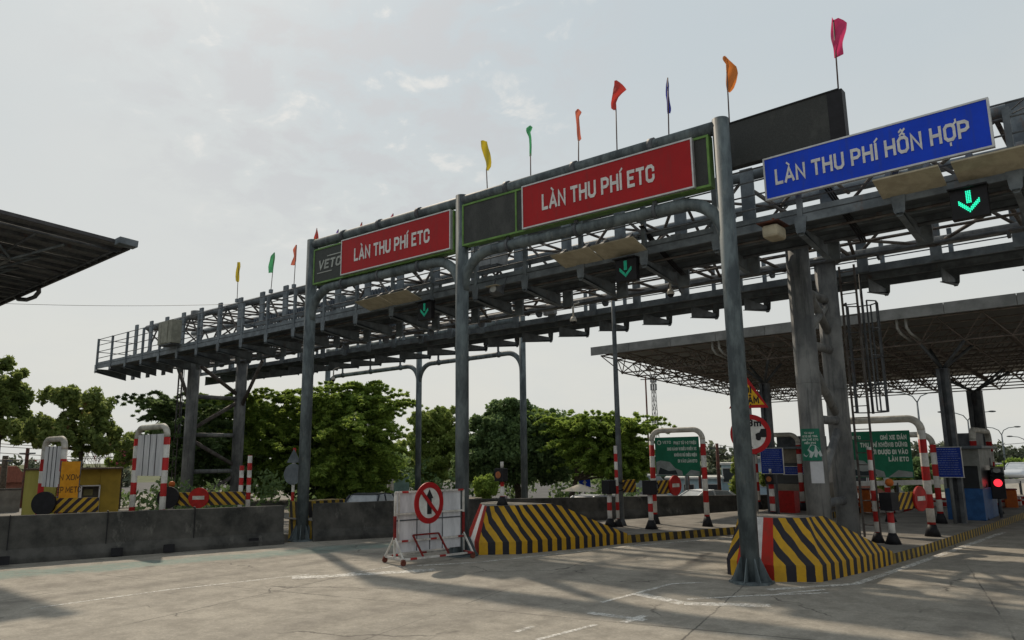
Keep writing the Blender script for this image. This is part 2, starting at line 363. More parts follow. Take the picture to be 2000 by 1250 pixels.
# ================================================================ GROUND
def ground_mat():
    m = bpy.data.materials.new('road_concrete'); m.use_nodes = True; N, L = nodes(m); p = N['Principled BSDF']; p.inputs['Roughness'].default_value = .85; p.inputs['Specular IOR Level'].default_value = .3
    tc = N.new('ShaderNodeTexCoord'); O = tc.outputs['Object']; sp = N.new('ShaderNodeSeparateXYZ'); L.new(O, sp.inputs[0])
    a = noise(N, L, O, .35, 6, .6); c = mixc(N, L, rng(N, L, a, .35, .65, 0, 1), (.285, .263, .226), (.375, .345, .295))
    mp = N.new('ShaderNodeMapping'); mp.inputs['Scale'].default_value = (1.3, .12, 1); mp.inputs['Rotation'].default_value = (0, 0, math.radians(8)); L.new(O, mp.inputs[0])
    st = noise(N, L, mp.outputs[0], 1.0, 6, .65); c = mixc(N, L, rng(N, L, st, .5, .68, 0, .5), c, (.20, .188, .166))
    sp2 = noise(N, L, O, 9, 8, .75); c = mixc(N, L, rng(N, L, sp2, .42, .66, .0, .5), c, (.39, .36, .305))
    md = noise(N, L, O, 1.7, 9, .7); c = mixc(N, L, rng(N, L, md, .44, .60, 0, .6), c, (.16, .146, .122))
    md2 = noise(N, L, O, 4.5, 9, .78); c = mixc(N, L, rng(N, L, md2, .50, .64, 0, .45), c, (.43, .395, .335))
    gr = noise(N, L, O, 24, 6, .85); c = mixc(N, L, rng(N, L, gr, .38, .66, 0, .6), c, (.15, .14, .12))
    # worn teal road paint along the left-hand barrier
    u_ = mth(N, L, 'SUBTRACT', sp.outputs[0], mth(N, L, 'ADD', mth(N, L, 'MULTIPLY', sp.outputs[1], .30), -23.25))
    wv = mth(N, L, 'MULTIPLY', mth(N, L, 'SUBTRACT', noise(N, L, O, .8, 5, .6), .5), 1.3)
    u2 = mth(N, L, 'ABSOLUTE', mth(N, L, 'SUBTRACT', mth(N, L, 'ADD', u_, wv), 2.0))
    band = rng(N, L, u2, .85, .35, 0, 1)
    lim = mth(N, L, 'MULTIPLY', rng(N, L, sp.outputs[1], 15.5, 14.0, 0, 1), rng(N, L, sp.outputs[1], 4, 5, .6, 1))
    wr = rng(N, L, noise(N, L, O, 5, 8, .75), .42, .66, 1, .25)
    c = mixc(N, L, mth(N, L, 'MULTIPLY', mth(N, L, 'MULTIPLY', band, lim), mth(N, L, 'MULTIPLY', wr, .75)), c, (.125, .215, .195))
    # slab joints
    rt = N.new('ShaderNodeMapping'); rt.inputs['Rotation'].default_value = (0, 0, math.radians(-14)); L.new(O, rt.inputs[0]); s2 = N.new('ShaderNodeSeparateXYZ'); L.new(rt.outputs[0], s2.inputs[0])
    jw = mth(N, L, 'MULTIPLY', mth(N, L, 'SUBTRACT', noise(N, L, O, 3, 5, .7), .5), .10)
    for ax, per, off in ((0, 3.9, 1.2), (1, 5.2, .4)):
        fr = mth(N, L, 'FRACT', mth(N, L, 'ADD', mth(N, L, 'DIVIDE', mth(N, L, 'ADD', s2.outputs[ax], jw), per), 50+off))
        ln = mth(N, L, 'LESS_THAN', mth(N, L, 'ABSOLUTE', mth(N, L, 'SUBTRACT', fr, .5)), .0035)
        c = mixc(N, L, mth(N, L, 'MULTIPLY', ln, rng(N, L, a, .42, .55, .1, .8)), c, (.06, .055, .05))
    # small dark oil spots
    vor = N.new('ShaderNodeTexVoronoi'); vor.inputs['Scale'].default_value = .55; L.new(O, vor.inputs['Vector'])
    c = mixc(N, L, rng(N, L, vor.outputs['Distance'], .10, .02, 0, .6), c, (.07, .065, .06))
    # soft dark wheel tracks along the lanes, and fine cracks
    for x0 in (-17.2, -15.6, -9.9, -8.3, -2.4, -.7):
        ds = mth(N, L, 'ABSOLUTE', mth(N, L, 'ADD', mth(N, L, 'SUBTRACT', sp.outputs[0], x0), mth(N, L, 'MULTIPLY', mth(N, L, 'SUBTRACT', noise(N, L, O, .12, 2), .5), 1.6)))
        c = mixc(N, L, mth(N, L, 'MULTIPLY', rng(N, L, ds, .45, .08, 0, .38), rng(N, L, md, .3, .6, .4, 1)), c, (.11, .10, .088))
    ve = N.new('ShaderNodeTexVoronoi'); ve.feature = 'DISTANCE_TO_EDGE'; ve.inputs['Scale'].default_value = .38
    wp = N.new('ShaderNodeVectorMath'); wp.operation = 'MULTIPLY_ADD'; nv = N.new('ShaderNodeTexNoise'); nv.inputs['Scale'].default_value = 2.2; nv.inputs['Detail'].default_value = 6; L.new(O, nv.inputs['Vector'])
    L.new(nv.outputs['Color'], wp.inputs[0]); wp.inputs[1].default_value = (.7, .7, 0); L.new(O, wp.inputs[2]); L.new(wp.outputs[0], ve.inputs['Vector'])
    ck = mth(N, L, 'MULTIPLY', rng(N, L, ve.outputs['Distance'], .010, .003, 0, .75), rng(N, L, noise(N, L, O, .5, 3), .50, .58, 0, 1)); c = mixc(N, L, ck, c, (.055, .05, .045))
    L.new(c, p.inputs['Base Color'])
    b = N.new('ShaderNodeBump'); b.inputs['Strength'].default_value = .45; b.inputs['Distance'].default_value = .012; L.new(noise(N, L, O, 28, 6, .7), b.inputs['Height']); L.new(b.outputs[0], p.inputs['Normal'])
    return m
road_m = ground_mat()
soil = mat('dry_grass_soil', (.11, .12, .06), (.06, .075, .035), .95, scale=.4, det=8)
mb = MB(); mb._add([(-2500, -2500, -.75), (2500, -2500, -.75), (2500, 2500, -.75), (-2500, 2500, -.75)], [(0, 1, 2, 3)]); struct('ground', mb, soil)
WALL1 = [(-24.6, -4.2), (-21.75, 5.95), (-19.89, 12.56)]
WALL2 = [(-19.75, 13.48), (-18.7, 15.6), (-16.67, 24.78), (-13.65, 29.65), (-12.93, 31.05), (-11.2, 34.4)]
mb = MB(); poly = [(-60, -60), (-38, -50), (-25, -5)]+[(x-.12, y) for x, y in WALL1[1:]]+[(x-.12, y) for x, y in WALL2]+[(-10, 60), (-10, 600), (160, 600), (160, -60)]
mb.prism(poly, 'z', -.74, 0); struct('road', mb, road_m)
asph = mat('far_asphalt', (.10, .10, .10), (.07, .07, .07), .9, scale=1)
mb = MB(); mb._add([(-120, -30, -.70), (-27.5, -30, -.70), (-24, 8, -.70), (-20, 26, -.70), (-14, 36, -.70), (-12, 60, -.70), (-40, 75, -.70), (-120, 60, -.70)], [range(8)]); struct('far_carriageway', mb, asph)

def wear_mat():
    m = bpy.data.materials.new('worn_white_marking'); m.use_nodes = True; N, L = nodes(m); p = N['Principled BSDF']; p.inputs['Base Color'].default_value = (.80, .79, .75, 1); p.inputs['Roughness'].default_value = .8
    tc = N.new('ShaderNodeTexCoord'); n1 = noise(N, L, tc.outputs['Object'], 2.2, 9, .75); n2 = noise(N, L, tc.outputs['Object'], 14, 5, .7)
    f = mth(N, L, 'MULTIPLY', rng(N, L, n1, .40, .52, .25, 1), rng(N, L, n2, .38, .6, .25, 1))
    tr = N.new('ShaderNodeBsdfTransparent'); mx = N.new('ShaderNodeMixShader'); L.new(mth(N, L, 'MULTIPLY', f, .8), mx.inputs[0]); L.new(tr.outputs[0], mx.inputs[1]); L.new(p.outputs[0], mx.inputs[2])
    L.new(mx.outputs[0], N['Material Output'].inputs[0]); return m
wearm = wear_mat()
def strip(pts, w, z=.004):
    mb = MB(); P_ = [np.array(g(*p)[:2]) for p in pts]
    for a, b in zip(P_[:-1], P_[1:]):
        d = (b-a)/np.linalg.norm(b-a); n = np.array([-d[1], d[0]])*w/2
        mb._add([(*(a-n), z), (*(b-n), z), (*(b+n), z), (*(a+n), z)], [(0, 1, 2, 3)])
    return mb
for i, (pts, w) in enumerate([([(60, 1189), (330, 1152), (620, 1120)], .07), ([(570, 1129), (700, 1122), (850, 1113)], .35), ([(620, 1130), (770, 1106)], .06), ([(775, 1107), (930, 1099), (1240, 1066), (1430, 1050)], .10),
                   ([(1175, 1177), (1240, 1160), (1310, 1141), (1370, 1138)], .09), ([(1246, 1160), (1336, 1179), (1505, 1183)], .26), ([(1342, 1171), (1440, 1165), (1620, 1158)], .09), ([(1150, 1197), (1260, 1212)], .18), ([(1218, 1216), (1262, 1202)], .14),
                   ([(1005, 1235), (1042, 1224)], .10), ([(1048, 1250), (1165, 1220)], .08), ([(1500, 1152), (1670, 1141), (1775, 1106), (1960, 1040)], .16), ([(1520, 1160), (1610, 1152)], .10)]):
    struct('lane_marking', strip(pts, w, .004+.0006*(i % 5)), wearm)

# ================================================================ CONCRETE WALLS
def jersey(path, hs, name, label, seams, holes=()):
    root = T(name, label, 'barrier', (path[0][0], path[0][1], 0)); mb = MB()
    prof = [(-.25, 0), (-.25, .12), (-.12, .34), (-.08, 1), (.08, 1), (.12, .34), (.25, .12), (.25, 0)]
    pts = [np.array(p, float) for p in path]; n = len(prof); vs = []
    for i, p in enumerate(pts):
        d = (pts[min(i+1, len(pts)-1)]-pts[max(i-1, 0)]); d /= np.linalg.norm(d); nn = np.array([d[1], -d[0]])
        for a, z in prof: q = p+nn*a; vs.append((q[0], q[1], (z if z < .5 else hs[i]) - (.7 if z == 0 and a < 0 else 0)))
    fs = [(i*n+j, (i+1)*n+j, (i+1)*n+j+1, i*n+j+1) for i in range(len(pts)-1) for j in range(n-1)]+[list(range(n)), [(len(pts)-1)*n+j for j in range(n)][::-1]]
    mb._add(vs, fs); P('wall_body', mb, conc, root, True, bevel=.02)
    for h_ in holes:
        q = np.array(h_[:2]); mb = MB(); d = np.array(h_[2:4]); d = d/np.linalg.norm(d); ang = math.atan2(d[1], d[0])
        mb.box((q[0], q[1], .13), (.27, .06, .20), ang); P('drain_notch', mb, black, root, True)
    return root
def seams(root_name, path, ts, h):
    root = bpy.data.objects[root_name]
    for t in ts:
        a, b = np.array(path[-2]), np.array(path[-1]); q = a+(b-a)*t; d = (b-a)/np.linalg.norm(b-a); ang = math.atan2(d[1], d[0])
        mb = MB(); mb.box((q[0], q[1], h/2+.18), (.018, .27, h-.30), ang); P('wall_joint', mb, black, root, True)
def notch(px, py, off=.0):
    q = g(px, py, .1); d = (WALL1[2][0]-WALL1[1][0], WALL1[2][1]-WALL1[1][1]); return (q[0]+off, q[1], *d)
jersey(WALL1, [1.15, 1.14, 1.09], 'concrete_barrier', 'long dark concrete barrier running along the left lane to the left sign post', [], [notch(228, 1080), notch(330, 1073), notch(495, 1060), notch(5, 1098)])
seams('concrete_barrier', WALL1, (.02, .33, .64), 1.13)
jersey(WALL2, [1.09, 1.10, .84, .75, .72, .66], 'concrete_barrier', 'dark stained concrete barrier curving away behind the white trolley board and striped cushion', [])
# striped block in the gap at the left sign post
root = T('striped_block', 'small yellow and black striped concrete block in the gap beside the left sign post', 'block', (-20.35, 14.6, 0))
mb = MB(); 
def uvbox(mb, a, b):
    x0, y0, z0 = a; x1, y1, z1 = b; C = [(x0, y0), (x1, y0), (x1, y1), (x0, y1)]; s = 0
    for i in range(4):
        p, q = C[i], C[(i+1) % 4]; l = math.hypot(q[0]-p[0], q[1]-p[1])
        mb._add([(*p, z0), (*q, z0), (*q, z1), (*p, z1)], [(0, 1, 2, 3)], uvs=[[(s, z0), (s+l, z0), (s+l, z1), (s, z1)]]); s += l
    mb._add([(*c, z1) for c in C], [(0, 1, 2, 3)], uvs=[[(p[0], p[1]) for p in C]])
uvbox(mb, (-21.2, 13.6, -.4), (-20.5, 15.2, 1.12)); uvbox(mb, (-20.5, 13.5, -.4), (-19.7, 15.2, .58)); P('block_body', mb, yb_k, root, True)
mb = MB(); mb.box((-20.45, 14.35, .60), (1.6, 1.75, .035)); P('ledge', mb, conc_l, root, True)

# ================================================================ ISLANDS AND CUSHIONS
def island(path_r, path_l, z, name):
    """path_r: visible kerb side from front to back, path_l: hidden side"""
    mb = MB(); ring = path_r+path_l[::-1]; n = len(ring); s = 0
    mb._add([(*p, z) for p in ring], [list(range(n))])
    mb.cur = 1
    for i in range(n):
        p, q = ring[i], ring[(i+1) % n]; l = math.hypot(q[0]-p[0], q[1]-p[1])
        mb._add([(*p, 0), (*q, 0), (*q, z-.002), (*p, z-.002)], [(0, 1, 2, 3)], uvs=[[(s, 0), (s+l, 0), (s+l, z), (s, z)]])
        # painted strip on the edge of the top
        s += l
    o = P(name, mb, [conc_l, yb_k]); o['kind'] = 'structure'; return o
K2 = [(-4.78, 18.2), (-4.62, 19.93), (-4.4, 25), (-4.1, 33), (-3.7, 46)]
island(K2, [(-7.5, 18.2), (-7.6, 25), (-7.6, 33), (-7.6, 46)], .22, 'traffic_island')
K1 = [(-11.65, 18.3), (-10.75, 20.6), (-10.2, 22.2), (-9.8, 26), (-9.5, 40)]
island(K1, [(-14.6, 18.3), (-14.6, 22), (-13.0, 28), (-11.7, 31.5), (-10.6, 40)], .22, 'traffic_island')
mb = MB(); mb.prism([(-60, 6), (-26, 6), (-22.3, 14), (-20.6, 17), (-19.5, 26), (-24, 34), (-60, 34)], 'z', -.69, .0); struct('traffic_island', mb, conc_l)

def cushion(name, label, outl, front, Htop, flatY, endY, inset, backs):
    """outl: ground outline from the hidden left side round the front to the right end; front: indices of the first/last outline points of the front face"""
    root = T(name, label, 'crash cushion', (outl[front[0]][0], outl[front[0]][1], 0))
    pts = [np.array(p, float) for p in outl]
    def H(y):
        if y <= flatY: return Htop
        t = min((y-flatY)/(endY-flatY), 1.); return Htop+(.26-Htop)*(t**.9)
    # subdivide
    q = [(pts[0], 0)]
    for i in range(len(pts)-1):
        l = np.linalg.norm(pts[i+1]-pts[i]); k = max(1, int(l/.35))
        for j in range(1, k+1): q.append((pts[i]+(pts[i+1]-pts[i])*j/k, i if j < k else i+1))
    fi0 = [k for k, (p, i) in enumerate(q) if np.allclose(p, pts[front[0]])][0]; fi1 = [k for k, (p, i) in enumerate(q) if np.allclose(p, pts[front[1]])][0]
    cum = [0]
    for a, b in zip(q[:-1], q[1:]): cum.append(cum[-1]+np.linalg.norm(b[0]-a[0]))
    ctr = np.mean(pts, axis=0); ins = []
    for k, (p, i) in enumerate(q):
        d = q[min(k+1, len(q)-1)][0]-q[max(k-1, 0)][0]; d /= np.linalg.norm(d); n = np.array([-d[1], d[0]])
        h = H(p[1]); amt = inset*max(0, (h-.3))/(Htop-.3); ins.append(p+n*amt)
    mb = MB(); tops = []
    for k in range(len(q)-1):
        a, b = q[k][0], q[k+1][0]; ta, tb = ins[k], ins[k+1]; ha, hb = H(a[1]), H(b[1]); za, zb = min(.3, ha-.02), min(.3, hb-.02)
        if k < fi0: ua, ub = cum[fi0]-cum[k], cum[fi0]-cum[k+1]
        elif k >= fi1: ua, ub = cum[k]-cum[fi1], cum[k+1]-cum[fi1]
        else: ua = ub = 0
        if k == fi1: P('cushion_side', mb, yb_c, root, True); mb = MB()
        if fi0 <= k < fi1: continue
        mb._add([(*a, 0), (*b, 0), (*b, zb), (*a, za)], [(0, 1, 2, 3)], uvs=[[(ua, 0), (ub, 0), (ub, zb), (ua, za)]])
        mb._add([(*a, za), (*b, zb), (*tb, hb), (*ta, ha)], [(0, 1, 2, 3)], uvs=[[(ua, za), (ub, zb), (ub, hb), (ua, ha)]])
    P('cushion_side', mb, yb_c, root, True)
    mb = MB(); vs = [(*ins[k], H(q[k][0][1])) for k in range(len(q))]+[(x, y, H(y)) for x, y in backs]
    cc = np.mean(np.array(vs), axis=0); cc[2] = Htop*.98 if False else cc[2]
    # top skin: bands across between left and right edges at equal y
    Lh = [k for k in range(fi0+1)]; Rh = [k for k in range(fi1, len(q))]
    def at(side, y):
        ks = Lh[::-1] if side < 0 else Rh; ys = [ins[k][1] for k in ks]; xs = [ins[k][0] for k in ks]
        return float(np.interp(y, ys, xs))
    y0 = max(ins[fi0][1], ins[fi1][1]); ys = [y0+(endY-y0)*t for t in np.linspace(0, 1, 16)]
    vs = [(*ins[fi0], Htop), (*ins[fi1], Htop)]
    for y in ys: vs += [(at(-1, y), y, H(y)), (at(1, y), y, H(y))]
    fs = [(2*i, 2*i+1, 2*i+3, 2*i+2) for i in range(len(vs)//2-1)]
    mb._add(vs, fs); P('cushion_top', mb, conc_l, root, True)
    A, B = q[fi0][0], q[fi1][0]; TA, TB = ins[fi0], ins[fi1]; n = 3
    for s_ in range(n):
        mb = MB(); t0, t1 = s_/n, (s_+1)/n; a, b, ta, tb = A+(B-A)*t0, A+(B-A)*t1, TA+(TB-TA)*t0, TA+(TB-TA)*t1
        mb._add([(*a, 0), (*b, 0), (*b, .3), (*a, .3), (*tb, Htop), (*ta, Htop)], [(0, 1, 2, 3), (3, 2, 4, 5)])
        P('painted_strip', mb, whitestrip if s_ == 1 else redstrip, root, True)
    return root
cushion('crash_cushion', 'striped concrete crash cushion with white and red nose right behind the tallest sign post', [(-7.5, 18.3), (-7.35, 15.7), (-7.05, 14.78), (-6.75, 14.6), (-5.93, 14.42), (-5.22, 14.92), (-4.95, 16.6), (-4.78, 18.2)], (3, 4), 1.16, 15.75, 18.2, .30, [])
cushion('crash_cushion', 'striped concrete crash cushion with slanted red and white nose beside the white trolley board', [(-15.0, 18.3), (-15.1, 16.4), (-14.95, 15.3), (-14.45, 14.72), (-13.32, 14.02), (-12.6, 14.75), (-12.0, 16.6), (-11.65, 18.3)], (3, 4), 1.17, 16.1, 18.3, .38, [])

# ================================================================ FRONT SIGN GANTRY
FA = np.array([-20.06, 13.33]); FANG = math.radians(3.1477)
def flocal(s, y=0): return (FA[0]+s*math.cos(FANG)-y*math.sin(FANG), FA[1]+s*math.sin(FANG)+y*math.cos(FANG))
def sign_gantry(label, loc, rz, posts, H, zb, r=.175):
    G = T('sign_gantry', label, 'gantry', loc, rz)
    for x in posts:
        mb = MB(); mb.tube([(x, 0, .04), (x, 0, H)], r, 20); p = P('post', mb, pole_m, G)
        mb = MB(); mb.prism([(x+.42*math.cos(t*math.pi/4+.39), .42*math.sin(t*math.pi/4+.39)) for t in range(8)], 'z', 0, .04)
        for k in range(8):
            a = k*math.pi/4; c, s = math.cos(a), math.sin(a); n = Vector((-s, c, 0))*.008; o = Vector((x, 0, 0)); d = Vector((c, s, 0))
            q = [o+d*(r-.01)+Vector((0, 0, .04)), o+d*.40+Vector((0, 0, .04)), o+d*.36+Vector((0, 0, .09)), o+d*(r+.02)+Vector((0, 0, .46)), o+d*(r-.01)+Vector((0, 0, .46))]
            mb._add([p_-n for p_ in q]+[p_+n for p_ in q], [list(range(5))[::-1], [5+i for i in range(5)]]+[(i, (i+1) % 5, 5+(i+1) % 5, 5+i) for i in range(5)])
        P('base_plate', mb, pole_m, p)
    mb = MB(); mb.tube([(posts[0], 0, H-.16), (posts[-1], 0, H-.16)], r*.86, 16)
    P('top_beam', mb, pole_m, G)
    for a, b in zip(posts[:-1], posts[1:]):
        R_ = .95; pts = []
        for k in range(9): t = k/8*math.pi/2; pts.append((a+r*.3+R_-R_*math.cos(t), 0, zb-R_+R_*math.sin(t)))
        for k in range(9): t = math.pi/2-k/8*math.pi/2; pts.append((b-r*.3-R_+R_*math.cos(t), 0, zb-R_+R_*math.sin(t)))
        mb = MB(); mb.tube(pts, r*.78, 14); P('arched_beam', mb, bracem if False else pole_m, G)
        for k in range(3):
            x = a+1.6+k*(b-a-3.2)/2; mb = MB(); mb.tube([(x-.04, 0, zb), (x+.04, 0, zb)], r*.78+.035, 14); mb.tube([(x-.06, 0, H-.16), (x+.06, 0, H-.16)], r*.86+.04, 14)
            mb.box((x, -.03, (zb+H)/2-.1), (.10, .06, H-zb-.25)); P('clamp', mb, steel_d, G)
    return G
posts = [0., 6.49, 13.84]
sign_gantry('tall grey tubular sign gantry with three posts carrying the two red signs, nearest the camera', (*FA, 0), FANG, posts, 9.43, 7.73)
def panel_sign(name, label, s0, s1, z0, z1, face, frame, y=-.22, fw=.035, text=None, cap=.4, tw=None, tx=0, tz=0, cat='sign', loc=None, rz=FANG, letters=whitel, group=None, depth=.08, backs=True):
    if loc is None: loc = (*flocal((s0+s1)/2, y), z0)
    w = s1-s0; h = z1-z0; G = T(name, label, cat, loc, rz, group)
    mb = MB(); mb.box((0, depth/2, h/2), (w-.01, depth, h-.01)); P('panel', mb, face, G)
    mb = MB()
    for a, b in (((-w/2, 0), (w/2, fw)), ((-w/2, h-fw), (w/2, h)), ((-w/2, fw), (-w/2+fw, h-fw)), ((w/2-fw, fw), (w/2, h-fw))):
        mb.bb((a[0], -.012, a[1]), (b[0], depth+.01, b[1]))
    P('frame', mb, frame, G)
    if text: P('lettering', text_mb(text, cap, tw, x0=tx-w/2, z0=tz, y0=-.001), letters, G)
    return G
panel_sign('lane_sign', 'red lane sign between the left and middle posts, nearer the grey logo panel', 1.72, 6.27, 7.93, 9.05, red_s, alu, text='LÀN THU PHÍ ETC', cap=.40, tw=3.15, tx=.62, tz=.34)
panel_sign('lane_sign', 'red lane sign between the middle and tallest posts, beside the blank green framed display', 8.69, 13.27, 7.98, 9.11, red_s, alu, text='LÀN THU PHÍ ETC', cap=.41, tw=3.05, tx=.62, tz=.36)
# display boards behind the red signs
def display(label, s0, s1, z0, z1, div=None, logo=False):
    w = s1-s0; G = T('display_board', label, 'display', (*flocal((s0+s1)/2, -.1), z0), FANG); h = z1-z0
    mb = MB(); mb.box((0, .09, h/2), (w-.02, .2, h-.02)); P('screen', mb, ledg if logo else ledm, G)
    mb = MB(); fw = .05
    for a, b in (((-w/2, 0), (w/2, fw)), ((-w/2, h-fw), (w/2, h)), ((-w/2, fw), (-w/2+fw, h-fw)), ((w/2-fw, fw), (w/2, h-fw))): mb.bb((a[0], -.03, a[1]), (b[0], .2, b[1]))
    if div: mb.bb((-w/2+div, -.03, fw), (-w/2+div+fw, -.005, h-fw)); mb.bb((w/2-.42, -.03, fw), (w/2-.37, -.005, h-fw)) if False else None
    P('frame', mb, greenf, G)
    if logo:
        t = text_mb('VETC', .30, 1.10, bold=.2, x0=-w/2+.24, z0=.44, shear=.18, y0=-.012)
        t.box((-w/2+.56, -.018, .34), (.72, .012, .03)); t.box((-w/2+1.05, -.018, .84), (.75, .012, .03)); P('logo', t, mat('pale_logo', (.36, .38, .36)), G)
    return G
display('grey panel with a pale slanted logo in a green frame, at the left sign post', .24, 6.3, 7.88, 9.04, logo=True)
display('blank dark display in a green frame between the middle post and the red sign', 6.6, 13.6, 7.96, 9.12, div=1.80)

# ================================================================ MAIN TRUSS GANTRY
MG = T('toll_gantry', 'huge grey steel truss gantry with two railed walkways spanning all lanes on paired columns', 'gantry', (-6.0, 18.8, 0))
XL, XR, YF, YR = -42.6, 14.0, 17.45, 20.05; ZL, ZT = 7.42, 9.65
for x in (-6.05, -36.3):
    for y in (17.5, 20.1):
        x, y = {(-6.05, 20.1): (-6.14, 19.75), (-36.3, 20.1): (-36.35, 20.1)}.get((x, y), (x, y))
        z0 = -.0
        mb = MB(); mb.tube([(x, y, z0), (x, y, ZL+.1)], .265 if x > -20 else .285, 24); mb.tube([(x, y, ZL-.05), (x, y, ZL+.0)], .42, 20); mb.tube([(x, y, ZT-.2), (x, y, ZT+.25)], .34, 18) if x < -20 else None
        if x > -20: mb.tube([(x, y, 4.0), (x, y, 4.02)], .27, 24)
        P('column', mb, colm, MG, True)
    # bracing between the pair
    lv = [1.25, 3.2, 5.0, 6.3] if x > -20 else [1.9, 3.7, 5.6]
    for z in lv:
        mb = MB(); mb.tube([(x, 17.5, z), (x, 19.8 if x > -20 else 20.1, z)], .105, 12); P('cross_tube', mb, colm, MG, True)
    lv2 = ([(17.5, 20.1, .4, 1.2), (20.1, 17.5, 1.3, 3.15), (17.5, 20.1, 3.3, 4.9)] if False else ([(17.5, 5.0, 20.1, 3.2), (17.5, 1.25, 20.1, 3.15), (17.5, 6.9, 20.1, 5.3), (17.5, 5.0, 20.1, 6.3)] if x > -20 else [(17.5, 3.9, 20.1, 5.5), (17.5, 3.5, 20.1, 2.1), (17.5, .3, 20.1, 1.7), (17.5, 7.2, 20.1, 5.7)]))
    for a, za, b_, zb_ in lv2:
        mb = MB(); mb.tube([(x, min(a, 19.8 if x > -20 else 21), za), (x, min(b_, 19.8 if x > -20 else 21), zb_)], .10, 12); P('diagonal_tube', mb, colm if x > -20 else bracem, MG, True)
    for s in (-1, 1):
        for y in ([17.5] if s < 0 else [20.1]) if x < -20 else []:
            mb = MB(); mb.tube([(x+s*.15, y, 5.2), (x+s*2.0, y, ZL-.1)], .09, 10); P('knee_brace', mb, bracem, MG, True)
for y in (YF, YR):
    for z, r_ in ((ZL, .145), (ZT, .16)):
        mb = MB(); x = XL+.6
        mb.tube([(x, y, z), (XR, y, z)], r_, 14); P('chord', mb, colm if z == ZL else steel, MG, True)
x = XL+1.0
while x < XR:
    for y in (YF, YR):
        mb = MB(); mb.tube([(x+.3, y, ZL), (x+.36, y, ZL)], .175, 12); P('chord_flange', mb, steel_d, MG, True)
    x += 2.8
BAY = 1.85; bays = []
x = -42.45
while x < XR: bays.append(x); x += BAY
for yy, nm in ((YF, 'front'), (YR, 'rear')):
    mb = MB()
    for i, x in enumerate(bays[:-1]):
        a, b_ = (ZL, ZT) if i % 2 == 0 else (ZT, ZL); mb.tube([(x, yy, a), (x+BAY, yy, b_)], .045, 8)
    P('lattice_bracing', mb, bracem, MG, True)
for z in (ZL, ZT):
    mb = MB()
    for i, x in enumerate(bays[:-1]):
        mb.tube([(x, YF, z), (x, YR, z)], .05, 8)
        a, b_ = (YF, YR) if i % 2 == 0 else (YR, YF); mb.tube([(x, a, z), (x+BAY, b_, z)], .05, 8)
        if i % 2 and z == ZL: mb.tube([(x, YF, ZL), (x+.2, YR, ZT)], .045, 8)
        if i % 2 == 0 and z == ZL: mb.tube([(x, YR, ZL), (x+.2, YF, ZT)], .045, 8)
    P('cross_bracing', mb, bracem, MG, True)
def grate_mat():
    m = bpy.data.materials.new('walkway_plate'); m.use_nodes = True; N, L = nodes(m); p = N['Principled BSDF']; p.inputs['Roughness'].default_value = .6; p.inputs['Metallic'].default_value = .2
    tc = N.new('ShaderNodeTexCoord'); n = noise(N, L, tc.outputs['Object'], 3, 5); L.new(mixc(N, L, n, (.05, .06, .07), (.12, .135, .15)), p.inputs['Base Color']); return m
grate = grate_mat()
def walkway(yo, yi, zf, sgn, label, spacing, x0):
    """yo outer edge, yi inner edge"""
    mb = MB(); mb.bb((XL, min(yo, yi), zf), (XR, max(yo, yi), zf+.03)); Wk = P('walkway', mb, grate, MG, True, label)
    mb = MB()
    for y in (yo, yi, (yo+yi)/2): mb.bb((XL, y-.03, zf-.17), (XR, y+.03, zf-.002)) 
    mb.bb((XL, yo-.035*1, zf-.17), (XR, yo+.02, zf+.16)) if False else None
    P('stringer', mb, steel, Wk, True)
    mb = MB(); mb.bb((XL, yo-.02, zf+.031), (XR, yo+.02, zf+.17)); P('toe_board', mb, steel, Wk, True)
    for k, h in enumerate((.42, .80, 1.18, 1.52)):
        mb = MB(); mb.tube([(XL, yo, zf+h), (XR, yo, zf+h)], .022, 8)
        if k in (1, 3): mb.tube([(XL, yo, zf+h), (XL, yi, zf+h)], .022, 8)
        P('handrail', mb, steel_d, Wk, True)
    x = x0
    while x < XR:
        mb = MB(); mb.bb((x-.055, yo+sgn*.0-.045, zf-.1), (x+.055, yo+.045, zf+1.56)); P('railing_post', mb, steel, Wk, True)
        # cantilever bracket with its gusset
        mb = MB(); y1 = yi-sgn*.3; zb_ = zf-.17
        prof = [(yo, zb_), (yo, zb_-.13), (yo-sgn*.12*1, zb_-.16), (y1, zb_-.38), (y1, zb_)]
        mb.prism(prof, 'x', x-.012, x+.012); mb.prism([(yo, zb_-.13), (yo-sgn*.1, zb_-.16), (y1, zb_-.38), (y1, zb_-.36), (yo-sgn*.1, zb_-.14), (yo, zb_-.11)], 'x', x-.06, x+.06)
        mb.prism([(x-.13, zf+.05), (x+.13, zf+.05), (x+.10, zb_-.10), (x+.04, zb_-.2), (x-.04, zb_-.2), (x-.10, zb_-.10)], 'y', yo-.055 if sgn > 0 else yo+.047, yo-.047 if sgn > 0 else yo+.055)
        P('bracket', mb, steel, Wk, True)
        # upright between walkway and truss
        mb = MB(); yy = yi-sgn*(-.05) if False else yi+sgn*.06
        top = ZT+.2; mb.bb((x-.16, yy-.04, zf-.5), (x+.16, yy+.04, top)) if sgn > 0 else mb.bb((x-.13, yy-.04, zf-.05), (x+.13, yy+.04, ZL+1.0))
        P('upright', mb, steel, Wk, True)
        x += spacing
    return Wk
walkway(15.15, 17.0, 7.20, 1, 'front walkway facing the camera', 1.87, -42.5)
walkway(22.75, 20.75, 7.20, -1, 'rear walkway on the far side', 1.75, -42.2)
mb = MB(); mb.bb((-27.6, 15.30, 7.72), (-6.6, 15.42, 7.82)); mb.bb((-27.6, 15.30, 7.825), (-6.6, 15.31, 7.87)); P('cable_tray', mb, steel, MG, True)
